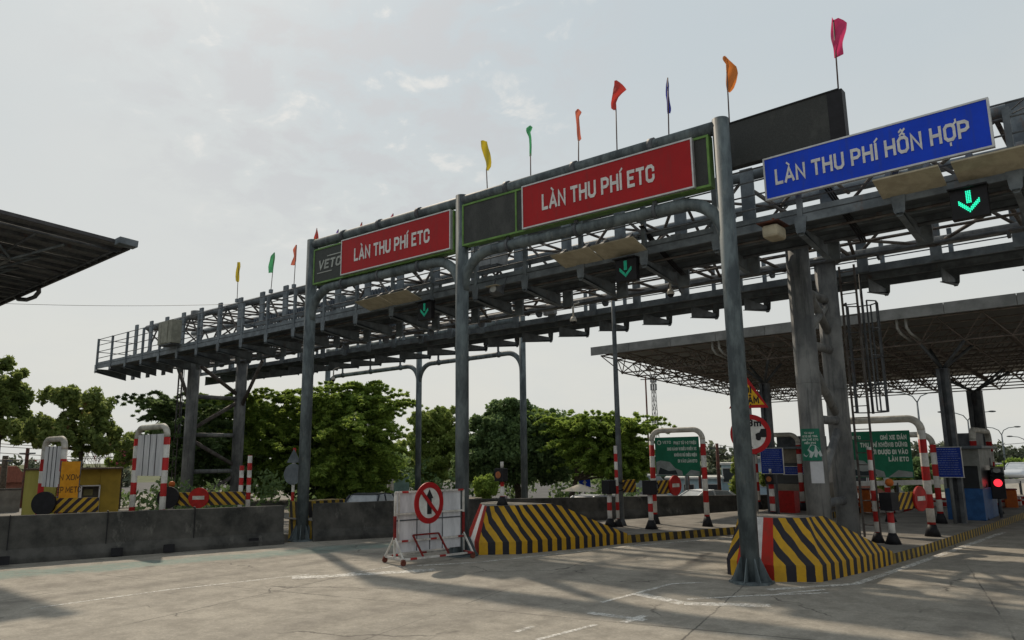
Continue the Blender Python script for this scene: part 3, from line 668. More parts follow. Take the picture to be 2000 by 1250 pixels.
for k in range(12):
    x = -27.0+k*1.8; mb = MB(); mb.bar((x, 15.36, 7.25), (x, 15.36, 7.72), .05); mb.bar((x, 15.36, 7.75), (x, 14.95, 7.75), .05, .07) if k % 3 == 0 else None; P('tray_stand', mb, steel, MG, True)
for k, (x, y, z, a, b_) in enumerate(((-25.3, 15.35, 7.45, .3, .35), (-21.2, 15.35, 8.0, .25, .3), (-17.9, 16.8, 8.2, .4, .6), (-14.1, 15.4, 7.5, .2, .25), (-12.4, 16.8, 8.1, .35, .5), (-8.1, 15.4, 7.48, .25, .3), (-7.6, 16.9, 8.4, .5, .5), (-23.0, 20.6, 7.7, .4, .5), (-16.0, 20.6, 7.6, .5, .35))):
    mb = MB(); mb.box((x, y, z), (a, .18, b_)); P('junction_box', mb, [steel_d, steel, mat('grey_cabinet', (.25, .26, .27))][k % 3], MG, True, bevel=.01)
for k, (y, z) in enumerate(((15.6, 7.12), (16.5, 7.05), (17.9, 7.28), (19.2, 7.30))):
    mb = MB(); mb.tube([(-40, y, z-.12), (8, y, z-.12)], .03+.012*(k % 2), 6, cap=False); P('conduit', mb, steel_d if k % 2 else bracem, MG, True)
# caged ladders on the rear columns
def ladder(x, y, z0, z1, c0, c1, sx, m1, m2):
    mb = MB()
    for dx in (-.19, .19): mb.bar((x+dx, y, z0), (x+dx, y, z1), .05, .04)
    z = z0+.3
    while z < z1: mb.tube([(x-.19, y, z), (x+.19, y, z)], .014, 6); z += .3
    Ld = P('ladder', mb, m1, MG, True); mb = MB(); R_ = .43
    arc = [(x+.16+R_*math.sin(t), y+.34+R_*math.cos(t)) for t in np.linspace(-2.5, 2.5, 8)]
    zz = c0
    while zz <= c1+.01:
        mb.tube([(*q, zz) for q in arc], .018, 6, cap=False) ; zz += (c1-c0)/4
    for q in arc[::1]: mb.bar((*q, c0), (*q, c1), .04, .02)
    P('safety_cage', mb, m2, Ld, True)
ladder(-5.83, 20.55, .3, 7.4, 3.45, 6.35, 1, bracem, steel_d)
ladder(-38.2, 17.7, .0, 7.4, 3.6, 7.0, 1, bracem, steel_d)
mb = MB(); mb.tube([(-5.62, 20.9, 3.4), (-5.62, 20.9, 7.6)], .035, 8); P('conduit', mb, steel_d, MG, True)
# cable looms draped under the deck
for (x, w_) in ((-8.9, .5), (-4.6, .3)):
    mb = MB()
    for k in range(3):
        pts = [(x+k*.05+.25*math.sin(t*2), 15.05+1.6*t, 8.0-1.1*t-.25*math.sin(math.pi*t)) for t in np.linspace(0, 1, 9)]; mb.tube(pts, .022, 6)
    P('cable_loom', mb, black, MG, True)

# rear sign gantry on the far side
sign_gantry('slimmer grey tubular sign gantry seen behind the truss gantry, on three posts', (-39.9, 28.0, 0), 0, [0., 8.7, 16.35], 9.4, 7.6, .165)

# equipment on the gantry
cabm = mat('beige_cabinet', (.24, .24, .20), (.17, .17, .14), .6)
def cabinet(label, c, size, m=cabm):
    G = T('equipment_cabinet', label, 'cabinet', (c[0], c[1], c[2]-size[2]/2)); mb = MB(); mb.box((0, 0, size[2]/2), size); P('housing', mb, m, G, bevel=.01)
    mb = MB(); mb.box((0, -size[1]/2-.012, size[2]/2), (size[0]*.46, .02, size[2]*.92)); mb.box((-size[0]*.27, -size[1]/2-.010, size[2]/2), (.03, .02, size[2]*.9)); P('door', mb, m, G)
    mb = MB(); mb.box((0, 0, -.03), (size[0]*.9, size[1]*.9, .05)); P('base', mb, steel_d, G); return G
cabinet('beige equipment cabinet hanging on the left end of the front walkway railing', (-33.4, 14.85, 8.15), (1.35, .45, 1.05))
cabinet('grey equipment cabinet standing behind the middle sign post on the truss', (-15.6, 17.0, 8.75), (1.1, .5, .7), mat('grey_cabinet', (.25, .26, .27)))
for k, (x0, x1) in enumerate(((-31.8, -29.6), (-29.0, -27.0), (-26.4, -24.6), (-23.6, -21.4))):
    G = T('corrugated_screen', ['corrugated blue grey screen under the yellow flag inside the truss', 'corrugated blue grey screen under the green flag inside the truss', 'corrugated blue grey screen left of the left sign post inside the truss', 'corrugated blue grey screen right of the left sign post inside the truss'][k], 'screen', (x0, 18.0, 7.3)); mb = MB()
    n = 22; w = (x1-x0)/n
    for i in range(n): mb.bb((i*w, 0 if i % 2 else .04, .1), ((i+1)*w-.002, .03 if i % 2 else .07, 1.7))
    P('sheet', mb, mat('blue_grey_sheet', (.11, .14, .18), (.08, .10, .13), .5), G)

# antenna boards
def board_pair(label, xs, group):
    for k, (x0, x1) in enumerate(xs):
        G = T('antenna_board', label[k], 'antenna', ((x0+x1)/2, 14.85, 7.3), 0, group); w = x1-x0; n = 4
        mb = MB(); prof = [(-.36, .13), (.34, -.08), (.34, -.05), (-.36, .16)]; mb.prism(prof, 'x', -w/2, w/2); P('panel', mb, boardm, G)
        for q in (-.3, .3):
            mb = MB(); mb.prism([(-.3, .15), (-.1, .09), (.05, .30), (-.05, .34)], 'x', q*w-.05, q*w+.05); mb.tube([(q*w, -.1, .25), (q*w, .3, .32)], .03, 6); P('bracket', mb, steel_d, G)
board_pair(['left board of the pale antenna pair beneath the red sign on the right', 'right board of the pale antenna pair beneath the red sign on the right'], [(-11.2, -10.02), (-9.98, -8.75)], 'pale antenna boards under the front walkway')
board_pair(['left board of the pale antenna pair beneath the red sign on the left', 'right board of the pale antenna pair beneath the red sign on the left'], [(-19.3, -18.05), (-18.0, -16.75)], 'pale antenna boards under the front walkway')
board_pair(['pale antenna board under the right end of the blue sign', 'pale antenna board at the right edge of the photo, beyond the green arrow'], [(-3.5, -2.4), (-2.2, -.95)], 'pale antenna boards under the front walkway')
# lane arrows
led_on = emis('green_led', (.02, .90, .52), 1.0); led_dim = emis('dim_green_led', (.01, .30, .18), .28)
def arrow(label, px, py, m, s=1.):
    q = onY(px, py, 15.0); G = T('lane_signal', label, 'signal', (q[0], q[1], q[2]-.27*s), 0, 'lane arrow signals under the walkway')
    mb = MB(); mb.box((0, .08, .27*s), (.60*s, .16, .56*s)); P('housing', mb, black, G, bevel=.01)
    mb = MB(); mb.bb((-.32*s, -.10, .55*s), (.32*s, .15, .575*s)); P('visor', mb, black, G)
    mb = MB(); d = .026*s
    for x, z in [(i*.03-.03, .28+j*.03) for i in range(3) for j in range(8)]: mb.box((x*s, -.008, z*s+.0), (d*.75, .016, d*.75))
    P('arrow_stem', mb, m, G); mb = MB(); pts = [(sg*(.03+i*.026), .13+i*.026+j*.03) for sg in (-1, 1) for i in range(6) for j in range(3)]+[(0, .10), (0, .13), (0, .16)]
    for x, z in pts: mb.box((x*s, -.008, z*s+.0), (d*.75, .016, d*.75))
    P('arrow_head', mb, m, G); mb = MB(); mb.bar((0, .1, .56*s), (0, .25, .56*s+.35), .04); P('hanger', mb, steel_d, G); return G
arrow('brightly lit green lane arrow on black box beneath the blue sign', 1893, 396, led_on, .98)
arrow('dim green lane arrow on black box beneath the right red sign', 1222, 527, led_dim, .98)
arrow('dim green lane arrow on black box beneath the left red sign', 829, 607, led_dim, .98)

# blue sign and black display on the front walkway
q0 = onY(1493, 310, 15.0); q1 = onY(1937, 198, 15.0)
panel_sign('lane_sign', 'wide blue lane sign with white lettering on the front walkway', -5.7, -1.56, 7.68, 8.62, blue_s, alu, text='LÀN THU PHÍ HỖN HỢP', cap=.345, tw=3.56, tx=.24, tz=.29, loc=(-3.63, 14.88, 7.68), rz=0)
G = T('display_board', 'large blank black display board behind the blue sign', 'display', (-5.32, 14.985, 8.68)); mb = MB(); mb.box((0, .12, .51), (2.42, .22, 1.02)); P('screen', mb, ledm, G)
mb = MB(); mb.box((1.16, .12, .51), (.30, .235, 1.035)); mb.box((0, .12, 1.035), (2.5, .26, .03)); P('casing', mb, black, G)
# cameras, floodlight
def cctv(label, q, kind):
    G = T('camera', label, 'camera', q)
    if kind == 'dome':
        mb = MB(); mb.tube([(0, 0, .12), (0, 0, .5)], .03, 8); mb.tube([(0, 0, .5), (0, .3, .62)], .025, 8); P('mount', mb, whitep, G)
        mb = MB(); mb.tube([(0, 0, .0), (0, 0, .05), (0, 0, .14)], [.10, .10, .06], 14); P('housing', mb, whitep, G)
        mb = MB(); mb.sphere((0, 0, 0), .085, 14, 8); P('dome_glass', mb, black, G)
    elif kind == 'box':
        mb = MB(); mb.tube([(0, 0, .30), (0, 0, .42)], .03, 8); P('mount', mb, rust, G)
        mb = MB(); mb.box((0, 0, .1), (.34, .5, .27)); P('housing', mb, boardm, G, bevel=.06)
        mb = MB(); mb.box((0, -.02, .27), (.46, .62, .02)); P('sun_shield', mb, rust, G)
    else:
        mb = MB(); mb.prism([(-.13, -.08), (.12, -.16), (.12, .12), (-.13, .06)], 'x', -.17, .17); P('housing', mb, steel_d, G)
        mb = MB(); mb.box((0, -.16, .08), (.40, .18, .015)); P('visor', mb, boardm, G); mb = MB(); mb.disc((0, 0), .11, .09, -.15, -.135, 20); P('lens', mb, mat('pale_lens', (.4, .42, .42), rough=.2), G)
        mb = MB(); mb.bar((.2, .05, 0), (.2, .2, .4), .03); P('mount', mb, steel_d, G); mb = MB(); mb.bar((-.2, .05, 0), (-.2, .2, .4), .03); P('mount', mb, steel_d, G)
    return G
def L3(q, dz=0): return (float(q[0]), float(q[1]), float(q[2])+dz)
cctv('beige box camera with rusty shield beside the tallest post', L3(onY(1512, 455, 14.75), -.1), 'box')
cctv('white dome camera hanging right of the middle red sign arrow', L3(onY(1310, 575, 17.0)), 'dome')
cctv('white dome camera on long stem hanging below the pale pipe', L3(onY(1120, 628, 17.4)), 'dome')
cctv('small dome camera near the left columns, under the walkway', L3(onY(651, 742, 20.5)), 'dome')
cctv('floodlight under the walkway just right of the middle post', L3(onY(970, 566, 14.8)), 'flood')
cctv('dark round camera near the left columns, lowest under the walkway', L3(onY(602, 742, 20.8)), 'flood')

# ---------------------------------------------------------------- flags
def cloth_mat(name, c):
    m = bpy.data.materials.new(name); m.use_nodes = True; N, L = nodes(m); p = N['Principled BSDF']; p.inputs['Roughness'].default_value = .7
    tc = N.new('ShaderNodeTexCoord'); col = mixc(N, L, noise(N, L, tc.outputs['Object'], 5, 3), tuple(v*.8 for v in c), c); L.new(col, p.inputs['Base Color'])
    t = N.new('ShaderNodeBsdfTranslucent'); L.new(col, t.inputs[0]); mx = N.new('ShaderNodeMixShader'); mx.inputs[0].default_value = .5; L.new(p.outputs[0], mx.inputs[1]); L.new(t.outputs[0], mx.inputs[2]); L.new(mx.outputs[0], N['Material Output'].inputs[0]); return m
FC = dict(yellow=(.55, .42, .03), green=(.08, .38, .16), coral=(.62, .16, .10), red=(.50, .05, .04), blue=(.05, .06, .35), orange=(.65, .20, .04), pink=(.62, .05, .16), purple=(.16, .08, .40))
FM = {k: cloth_mat('flag_'+k, v) for k, v in FC.items()}
def flag(label, colr, Yp, base, top, rows, boxed=True):
    B = onY(*base, Yp); Tt = onY(*top, Yp); G = T('flag', label, 'flag', B, 0, 'pennants along the gantries')
    mb = MB(); mb.tube([(0, 0, 0), tuple(Tt-B)], .016, 8); P('pole', mb, mat('flag_pole', (.12, .08, .07)), G)
    if boxed: mb = MB(); mb.box((0, 0, .0), (.16, .12, .16)); P('socket', mb, steel, G)
    # resample rows
    ys = [r_[0] for r_ in rows]; n = 14; vs = []; K = 6; ph = random.random()*6
    for i in range(n+1):
        y = ys[0]+(ys[-1]-ys[0])*i/n; xl = np.interp(y, ys, [r_[1] for r_ in rows]); xr = np.interp(y, ys, [r_[2] for r_ in rows])
        for k in range(K+1):
            t = k/K; q = onY(xl+(xr-xl)*t, y, Yp)-B; wv = .05*math.sin(t*5+i*.5+ph)*(min(1, (xr-xl)/14)); vs.append((q[0]-.66*wv, q[1]+.75*wv, q[2]))
    fs = [(i*(K+1)+k, i*(K+1)+k+1, (i+1)*(K+1)+k+1, (i+1)*(K+1)+k) for i in range(n) for k in range(K)]
    mb = MB(); mb._add(vs, fs, True); P('cloth', mb, FM[colr], G); return G
flag('yellow pennant over the left part of the truss, leftmost of all', 'yellow', 17.1, (463, 587), (466, 514), [(512, 463, 469), (520, 463, 469.5), (530, 461, 468), (540, 459.5, 468), (548, 460, 467), (551, 463, 466)])
flag('green pennant between yellow and orange ones over the left part of the truss', 'green', 17.1, (529, 569), (536, 494), [(493, 535, 537), (500, 528, 537), (510, 527, 536), (522, 524, 535), (533, 524, 533)])
flag('orange pennant just left of the left sign post', 'coral', 17.1, (574, 559), (579, 479), [(478, 578, 580), (488, 572, 580), (500, 574, 579), (510, 570, 578), (518, 568, 576)])
G = flag('red pennant with yellow foot peeking above the left sign post', 'red', 17.1, (617, 540), (619, 446), [(445, 618.4, 619), (455, 616, 621), (473, 611, 624)])
mb = MB(); qa = [onY(611, 473, 17.07), onY(618, 473, 17.07), onY(618, 466, 17.07), onY(613, 466, 17.07)]; mb._add(qa, [(0, 1, 2, 3)]); P('yellow_foot', mb, FM['yellow'], G, True)
flag('purple pennant tip showing just right of the left sign post', 'purple', 17.1, (657, 530), (661, 448), [(448, 660, 661), (456, 656, 661.5), (480, 653, 661.5)])
flag('red pennant tip showing above the beam over the left red sign', 'red', 17.1, (703, 515), (707, 434), [(434, 706, 707), (441, 703, 708), (470, 700, 708)])
flag('pink pennant tip showing above the beam near the middle of the left red sign', 'pink', 17.1, (764, 500), (768, 417), [(417, 767, 768), (424, 762, 769), (450, 759, 769)])
RF = [('yellow pennant just right of the middle sign post', 'yellow', (953, 395), (950, 330), [(275, 939, 951), (290, 940, 954), (302, 944, 958), (315, 949, 960), (325, 950, 959), (333, 949, 954)]),
 ('green pennant with folded tip above the blank green framed display', 'green', (1037, 375), (1036, 300), [(245, 1034.5, 1036), (250, 1027, 1041), (257, 1028, 1036), (268, 1033, 1038), (285, 1034, 1038.5), (305, 1034, 1038)]),
 ('thin coral pennant above the left half of the right red sign', 'coral', (1130, 345), (1130, 272), [(213, 1127, 1131), (218, 1123, 1137), (228, 1124, 1131), (245, 1126, 1132), (262, 1127, 1134), (272, 1128, 1136), (275, 1128, 1132)]),
 ('crumpled red pennant above the middle of the right red sign', 'red', (1206, 325), (1203, 212), [(157, 1200, 1204), (165, 1200, 1216), (173, 1198, 1225), (180, 1197, 1216), (190, 1195, 1208), (202, 1193, 1203), (212, 1194, 1204), (215, 1199, 1203)]),
 ('dark blue pennant above the right part of the right red sign', 'blue', (1307, 295), (1304, 152), [(152, 1303, 1304), (165, 1301, 1307), (180, 1300, 1307), (187, 1300, 1307), (200, 1302, 1308), (215, 1303, 1311), (222, 1304, 1309)]),
 ('orange pennant beside the top of the tallest sign post', 'orange', (1425, 247), (1418, 112), [(110, 1412, 1419), (117, 1411, 1428), (130, 1418, 1438), (145, 1418, 1440), (160, 1419, 1438), (172, 1420, 1434), (180, 1420, 1426)]),
 ('pink pennant on the right corner of the black display board, highest of all', 'pink', (1638, 184), (1628, 40), [(36, 1623, 1636), (45, 1623, 1652), (60, 1624, 1652), (80, 1625, 1648), (100, 1626, 1647), (108, 1627, 1646), (113, 1629, 1634)])]
for lab, c, ba, tp, rows in RF: flag(lab, c, 15.2, ba, tp, rows, boxed=(c == 'pink' and 'highest' in lab))

# ================================================================ CANOPIES
def canopy_right():
    zt = 6.85; A = np.array([-17.6, 25.5]); Lx, Ly, sl = 31.5, 17.5, -.036
    G = T('toll_canopy', 'wide flat toll canopy with pale fascia on a red brown space frame', 'canopy', (A[0], A[1], zt))
    def Z(y, off): return off+sl*y
    mb = MB(); mb._add([(0, 0, Z(0, -.06)), (Lx, 0, Z(0, -.06)), (Lx, Ly, Z(Ly, -.06)), (0, Ly, Z(Ly, -.06)), (0, 0, Z(0, 0)), (Lx, 0, Z(0, 0)), (Lx, Ly, Z(Ly, 0)), (0, Ly, Z(Ly, 0))], [(0, 1, 2, 3), (7, 6, 5, 4), (0, 4, 5, 1), (1, 5, 6, 2), (2, 6, 7, 3), (3, 7, 4, 0)])
    P('roof', mb, mat('roof_sheet', (.27, .265, .26), (.20, .195, .19), .7, stretch=(1, 8, 1)), G)
    fm = mat('grey_fascia', (.27, .275, .275), (.17, .175, .175), .65, scale=1.3)
    k = 0; x = -.05
    while x < Lx:
        mb = MB(); mb.bb((x, -.06, -.30), (min(x+1.86, Lx), -.02, .05)); P('fascia_panel', mb, fm, G); x += 1.875
    mb = MB()
    for y in np.arange(0, Ly, 1.875): 
        mb._add([(-.06, y, Z(y, .04)), (-.06, y+1.86, Z(y+1.86, .04)), (-.06, y+1.86, Z(y+1.86, -.10)), (-.06, y, Z(y, -.10)), (-.02, y, Z(y, .04)), (-.02, y+1.86, Z(y+1.86, .04)), (-.02, y+1.86, Z(y+1.86, -.10)), (-.02, y, Z(y, -.10))], [(0, 1, 2, 3), (7, 6, 5, 4), (0, 4, 5, 1), (1, 5, 6, 2), (2, 6, 7, 3), (3, 7, 4, 0)])
    P('side_trim', mb, rust, G)
    S = 1.25; nx, ny = int((Lx-.4)/S), int((Ly-.4)/S); dz = -.30; db = -1.0
    top = MB(); bot = MB(); dg = MB()
    T_ = lambda i, j: (.25+i*S, .25+j*S, Z(.25+j*S, dz)); B_ = lambda i, j: (.25+(i+.5)*S, .25+(j+.5)*S, Z(.25+(j+.5)*S, db))
    for i in range(nx+1):
        top.tube([T_(i, 0), T_(i, ny)], .028, 5, cap=False)
        if i < nx: bot.tube([B_(i, 0), B_(i, ny-1)], .028, 5, cap=False)
    for j in range(ny+1):
        top.tube([T_(0, j), T_(nx, j)], .028, 5, cap=False)
        if j < ny: bot.tube([B_(0, j), B_(nx-1, j)], .028, 5, cap=False)
    for i in range(nx):
        for j in range(ny):
            for a in ((i, j), (i+1, j), (i, j+1), (i+1, j+1)): dg.tube([T_(*a), B_(i, j)], .022, 4, cap=False)
            bot.sphere(B_(i, j), .055, 5, 4)
    cg = mat('dark_brown_truss', (.24, .205, .19), (.16, .14, .13), .8); P('upper_grid', top, cg, G); P('lower_grid', bot, cg, G); P('web_bars', dg, cg, G)
    for px in (1392, 1405, 1755, 1773):
        q = onY(px, 650, A[1]+.25); x = q[0]-A[0]; mb = MB(); mb.tube([(x, .15, -.1), (x, .15, -.55), (x+.05, .3, -.72), (x+.1, 1.3, -.85)], .045, 8); P('drain_pipe', mb, mat('white_pvc', (.45, .46, .46)), G)
    # columns with forked heads
    for (cx, cy, zt_, w) in ((-5.05, 27.0, 5.0, .36), (-11.1, 27.4, 5.0, .34), (-5.45, 34.6, 4.75, .52)):
        mb = MB(); X, Y = cx-A[0], cy-A[1]
        for s in (-1, 1): mb.bb((X+s*w*.32-w*.16, Y-w*.4, .22-zt), (X+s*w*.32+w*.16, Y+w*.4, zt_-zt))
        mb.bb((X-w*.17, Y-w*.1, .22-zt), (X+w*.17, Y+w*.1, zt_-zt)); mb.bb((X-w*.5, Y-w*.42, zt_-zt), (X+w*.5, Y+w*.42, zt_-zt+.03)); c = P('column', mb, steel_d, G)
        for sx in (-1, 1):
            for sy in (-1, 1):
                mb = MB(); i = round((X+sx*.75-.25)/S-.5); j = round((Y+sy*.75-.25)/S-.5); j = max(j, 0)
                mb.tube([(X, Y, zt_-zt), B_(i, j)], .05, 8); P('fork_strut', mb, steel_d, c)
canopy_right()
def canopy_left():
    z = 8.5; c = g(271, 472, z); ang = FANG
    G = T('toll_canopy', 'dark corrugated canopy corner reaching in from the left edge', 'canopy', (c[0], c[1], z), ang); Lx, Ly = 22, 16; G.rotation_euler = (math.radians(-3.4), 0, math.radians(.6))
    mb = MB(); mb.bb((-Lx, -Ly, -.06), (-.40, -.06, 0)); P('roof', mb, mat('dark_roof_sheet', (.19, .19, .195), (.13, .13, .135), .7, stretch=(1, 6, 1)), G)
    mb = MB(); mb.bb((-.34, -.5, -.17), (0, 0, .02)); P('end_cap', mb, steel, G, bevel=.01)
    mb = MB(); mb.bb((-.42, -Ly, -.09), (-.36, -.3, .01)); P('edge_beam', mb, mat('dark_fascia', (.07, .07, .075)), G)
    mb = MB(); mb.bb((-Lx, -.10, -.16), (-.45, -.02, .02)); P('edge_beam', mb, mat('dark_fascia', (.07, .07, .075)), G)
    for k in range(26):
        mb = MB(); x = -.9-k*.82; mb.bb((x-.03, -Ly, -.16), (x+.03, -.03, -.061)); P('rafter', mb, steel_d, G)
    S = 1.9; dg = MB(); bot = MB(); tp = MB()
    for i in range(10):
        for j in range(7):
            b_ = (-2.2-i*S, -2.4-j*S, -.72)
            for a in ((0, 0), (1, 0), (0, 1), (1, 1)):
                dg.tube([b_, (-1.25-(i+a[0])*S, -1.45-(j+a[1])*S, -.23)], .035, 6, cap=False)
    for i in range(10): bot.tube([(-2.2-i*S, -2.4, -.72), (-2.2-i*S, -2.4-6*S, -.72)], .04, 6)
    for j in range(7): bot.tube([(-2.2, -2.4-j*S, -.72), (-2.2-9*S, -2.4-j*S, -.72)], .04, 6)
    for i in range(11): tp.tube([(-.6-i*S, -.3, -.26), (-.6-i*S, -Ly+.3, -.26)], .035, 6)
    for j in range(8): tp.tube([(-.6, -.4-j*S, -.26), (-.6-10*S, -.4-j*S, -.26)], .035, 6)
    P('web_bars', dg, steel, G); P('lower_grid', bot, colm, G); P('upper_grid', tp, steel_d, G)
    mb = MB(); mb.tube([(-7.4, -.15, -.15), (-7.45, -.1, -.32), (-7.8, -.1, -.44), (-8.6, -.1, -.42), (-9.6, -.1, -.25)], .075, 8); P('gutter_pipe', mb, steel_d, G)
canopy_left()

# ================================================================ HEIGHT FRAMES
topw = mat('dirty_white_tube', (.50, .49, .45), (.30, .29, .26), .6, scale=3)
def hframe(label, p1, p2, H, z0=.22, r=.095, panel=None, group='red and white height frames'):
    p1 = np.array(p1, float); p2 = np.array(p2, float); d = p2-p1; w = np.linalg.norm(d); rz = math.atan2(d[1], d[0])
    G = T('height_frame', label, 'height frame', (p1[0], p1[1], z0), rz, group); H -= z0; R_ = .32
    for x in (0, w):
        mb = MB(); mb.tube([(x, 0, .06), (x, 0, H-R_)], r, 14); po = P('post', mb, rw_z, G)
        mb = MB(); mb.cone((x, 0, 0), (x, 0, .30), r*2.0, r*1.05, 10); P('foot', mb, black, po)
    pts = [(R_-R_*math.cos(t), 0, H-R_+R_*math.sin(t)) for t in np.linspace(0, math.pi/2, 8)]+[(w-R_+R_*math.sin(t), 0, H-R_+R_*math.cos(t)) for t in np.linspace(0, math.pi/2, 8)]
    mb = MB(); mb.tube(pts, r, 14); P('crossbar', mb, topw, G)
    if panel == 'white':
        mb = MB(); mb.bb((r+.05, -.03, H-1.42), (w-r-.05, .0, H-.22)); pn = P('back_panel', mb, dirtyw, G)
        for k in (1, 2, 3): mb = MB(); x = r+.1+k*(w-2*r-.2)/4; mb.bb((x-.012, -.045, H-1.42), (x+.012, -.031, H-.22)); P('rib', mb, steel_d, pn)
    if panel and panel != 'white':
        x0, x1, z0_, z1_, lines = panel; z0_ -= G.location.z; z1_ -= G.location.z
        gm = mat('green_banner', (.012, .13, .075), (.008, .10, .055), .6, scale=2)
        mb = MB(); mb.bb((x0, -.02, z0_), (x1, .01, z1_)); bn = P('banner', mb, gm, G); h = z1_-z0_
        for k, (t, cap, wd) in enumerate(lines): P('banner_text', text_mb(t, cap, wd, bold=.25, depth=.004, x0=x1-.08-wd, z0=z1_-.22*h/1.15-k*h*.155, y0=-.021), mat('banner_text_paint', (.55, .60, .56)), bn)
        mb = MB(); a = x0+.08; mb.ring((a+.08, z1_-.17), .05, .075, -.026, -.0215, 16); P('round_logo', mb, mat('banner_text_paint', (.55, .60, .56)), bn)
        t = text_mb('VETC', .09, .3, bold=.18, depth=.004, x0=a+.2, z0=z1_-.21, y0=-.021); P('logo_text', t, mat('banner_text_paint', (.55, .60, .56)), bn)
        mb = MB(); w_ = x1-x0; mb.prism([(x0+.02, z0_+.02), (x0+.62*w_, z0_+.02), (x0+.60*w_, z0_+.13*h), (x0+.45*w_, z0_+.2*h), (x0+.33*w_, z0_+.36*h), (x0+.12*w_, z0_+.40*h), (x0+.02, z0_+.36*h)], 'y', -.026, -.0212); P('car_picture', mb, mat('pale_print', (.22, .25, .25)), bn)
        mb = MB(); mb.prism([(x0+.05*w_, z0_+.04*h), (x0+.50*w_, z0_+.04*h), (x0+.46*w_, z0_+.15*h), (x0+.30*w_, z0_+.13*h), (x0+.10*w_, z0_+.22*h)], 'y', -.030, -.0265); P('car_picture_shadow', mb, mat('dark_print', (.02, .03, .035)), bn)
        mb = MB(); mb.prism([(x0+.66*w_, z0_+.02), (x1-.02, z0_+.02), (x1-.02, z0_+.12*h), (x0+.80*w_, z0_+.16*h)], 'y', -.026, -.0212); P('pale_corner', mb, mat('pale_print', (.22, .25, .25)), bn)
    return G
hframe('red and white height frame with white panel at the far left', (-26.3, 8.1), (-24.6, 8.1), 3.12, 0, .085, 'white')
hframe('red and white height frame with white panel beside the left gantry columns', (-23.6, 9.75), (-21.6, 9.75), 3.42, 0, .085, 'white')
hframe('red and white height frame holding a green banner left of the tallest sign post', (-12.79, 21.78), (-10.99, 21.86), 3.20, .22, .085, (.13, 1.67, 1.74, 2.98, [('PHẠT TỪ 1-2 TRIỆU', .10, .78), ('CHO HÀNH VI ĐIỀU KHIỂN XE', .10, 1.02), ('KHÔNG ĐỦ ĐIỀU KIỆN', .10, .78), ('ĐI VÀO LÀN ETC', .10, .66)]))
hframe('red and white height frame holding a green banner right of the caged ladder', (-7.15, 22.4), (-4.88, 22.46), 3.30, .22, .10, (.15, 1.98, 1.72, 2.99, [('CHỈ XE DÁN', .125, .66), ('THU PHÍ KHÔNG DỪNG', .125, 1.2), ('MỚI ĐƯỢC ĐI VÀO', .125, 1.0), ('LÀN ETC', .125, .5)]))
hframe('red and white height frame by the red traffic light at the right edge', (-4.72, 28.6), (-4.75, 31.8), 3.1, .22, .10)
hframe('red and white height frame half hidden behind the notice board column', (-6.9, 26.4), (-5.5, 26.6), 2.95, .22, .09)
hframe('dark red height frame behind the left toll booth', (-12.6, 29.6), (-10.9, 29.8), 3.15, .22, .09)

# ================================================================ BOLLARDS, GATES, LIGHTS
def bollard(label, p, H, r=.06, z0=.22, head=None, group='red and white posts on the islands'):
    G = T('striped_post', label, 'post', (p[0], p[1], z0), 0, group)
    mb = MB(); mb.tube([(0, 0, .05), (0, 0, H)], r, 12); P('shaft', mb, rw_z2, G)
    mb = MB(); mb.cone((0, 0, 0), (0, 0, .24), r*3.0, r*1.3, 8); P('foot', mb, black, G)
    if head == 'light':
        mb = MB(); mb.box((0, -.04, H+.18), (.30, .22, .34)); P('signal_head', mb, black, G, bevel=.02); mb = MB(); mb.disc((0, H+.18), .09, .09, -.165, -.151, 20); P('lens', mb, mat('amber_lens_off', (.35, .12, .05), rough=.3), G)
        mb = MB(); mb.tube([(0, 0, H+.36), (0, 0, H+.52)], .045, 8); P('cap', mb, whitep, G)
    return G
bollard('tall red and white post in front of the right green banner', (-5.62, 20.21), 2.32, .058)
bollard('tall slim red and white post beside the tall grey mast', (-13.25, 20.3), 2.5, .055)
bollard('short striped post with black signal on top of the left striped cushion', (-13.3, 14.9), .62, .055, 1.15, 'light')
bollard('short striped post with black signal beside the small blue notice board', (-10.4, 25.6), 1.15, .09, .22, 'light')
def gate(label, base, armdir, L, disc=None, z0=.22, zh=1.22, m=None, wheel=False, ball=False, off=.1):
    G = T('barrier_gate', label, 'barrier gate', (base[0], base[1], z0), math.atan2(armdir[1], armdir[0]), 'folded lane barrier gates')
    mb = MB(); mb.tube([(0, 0, .05), (0, 0, zh-.2)], .075, 12); P('post', mb, rw_z2, G)
    mb = MB(); mb.cone((0, 0, 0), (0, 0, .26), .2, .09, 8); P('foot', mb, black, G)
    mb = MB(); mb.box((0, 0, zh), (.34, .3, .42)); mb.bar((.15, -.1, zh+.14), (off+.25, -.1, zh+.1), .05); mb.bar((.15, -.1, zh-.14), (off+.25, -.1, zh-.1), .05)
    if wheel: mb.disc((.0, zh+.06), .33, .33, -.24, -.16, 24)
    P('drive_box', mb, black, G)
    mb = MB(); mb.bb((off+.22, -.13, zh-.20), (off+.22+L, -.09, zh+.20)); P('striped_arm', mb, m or yb_g, G)
    if disc is not None:
        mb = MB(); mb.disc((disc, zh+.03), .31, .31, -.20, -.15, 28); d = P('stop_disc', mb, redp, G); mb = MB(); mb.bb((disc-.18, -.215, zh-.02), (disc+.18, -.201, zh+.09)); P('white_bar', mb, whitep, d)
    if ball: mb = MB(); mb.sphere((off+.1, 0, zh+.45), .10, 12, 8); P('beacon', mb, orange, G)
    return G
gate('barrier gate with short striped arm left of the green banner frame', (-13.41, 20.09), (.12, 1), .62, None, zh=1.22, off=.35)
gate('barrier gate with stop disc under the green banner left of the tallest post', (-12.0, 20.2), (.12, 1), .75, 1.06, zh=1.22, off=.05)
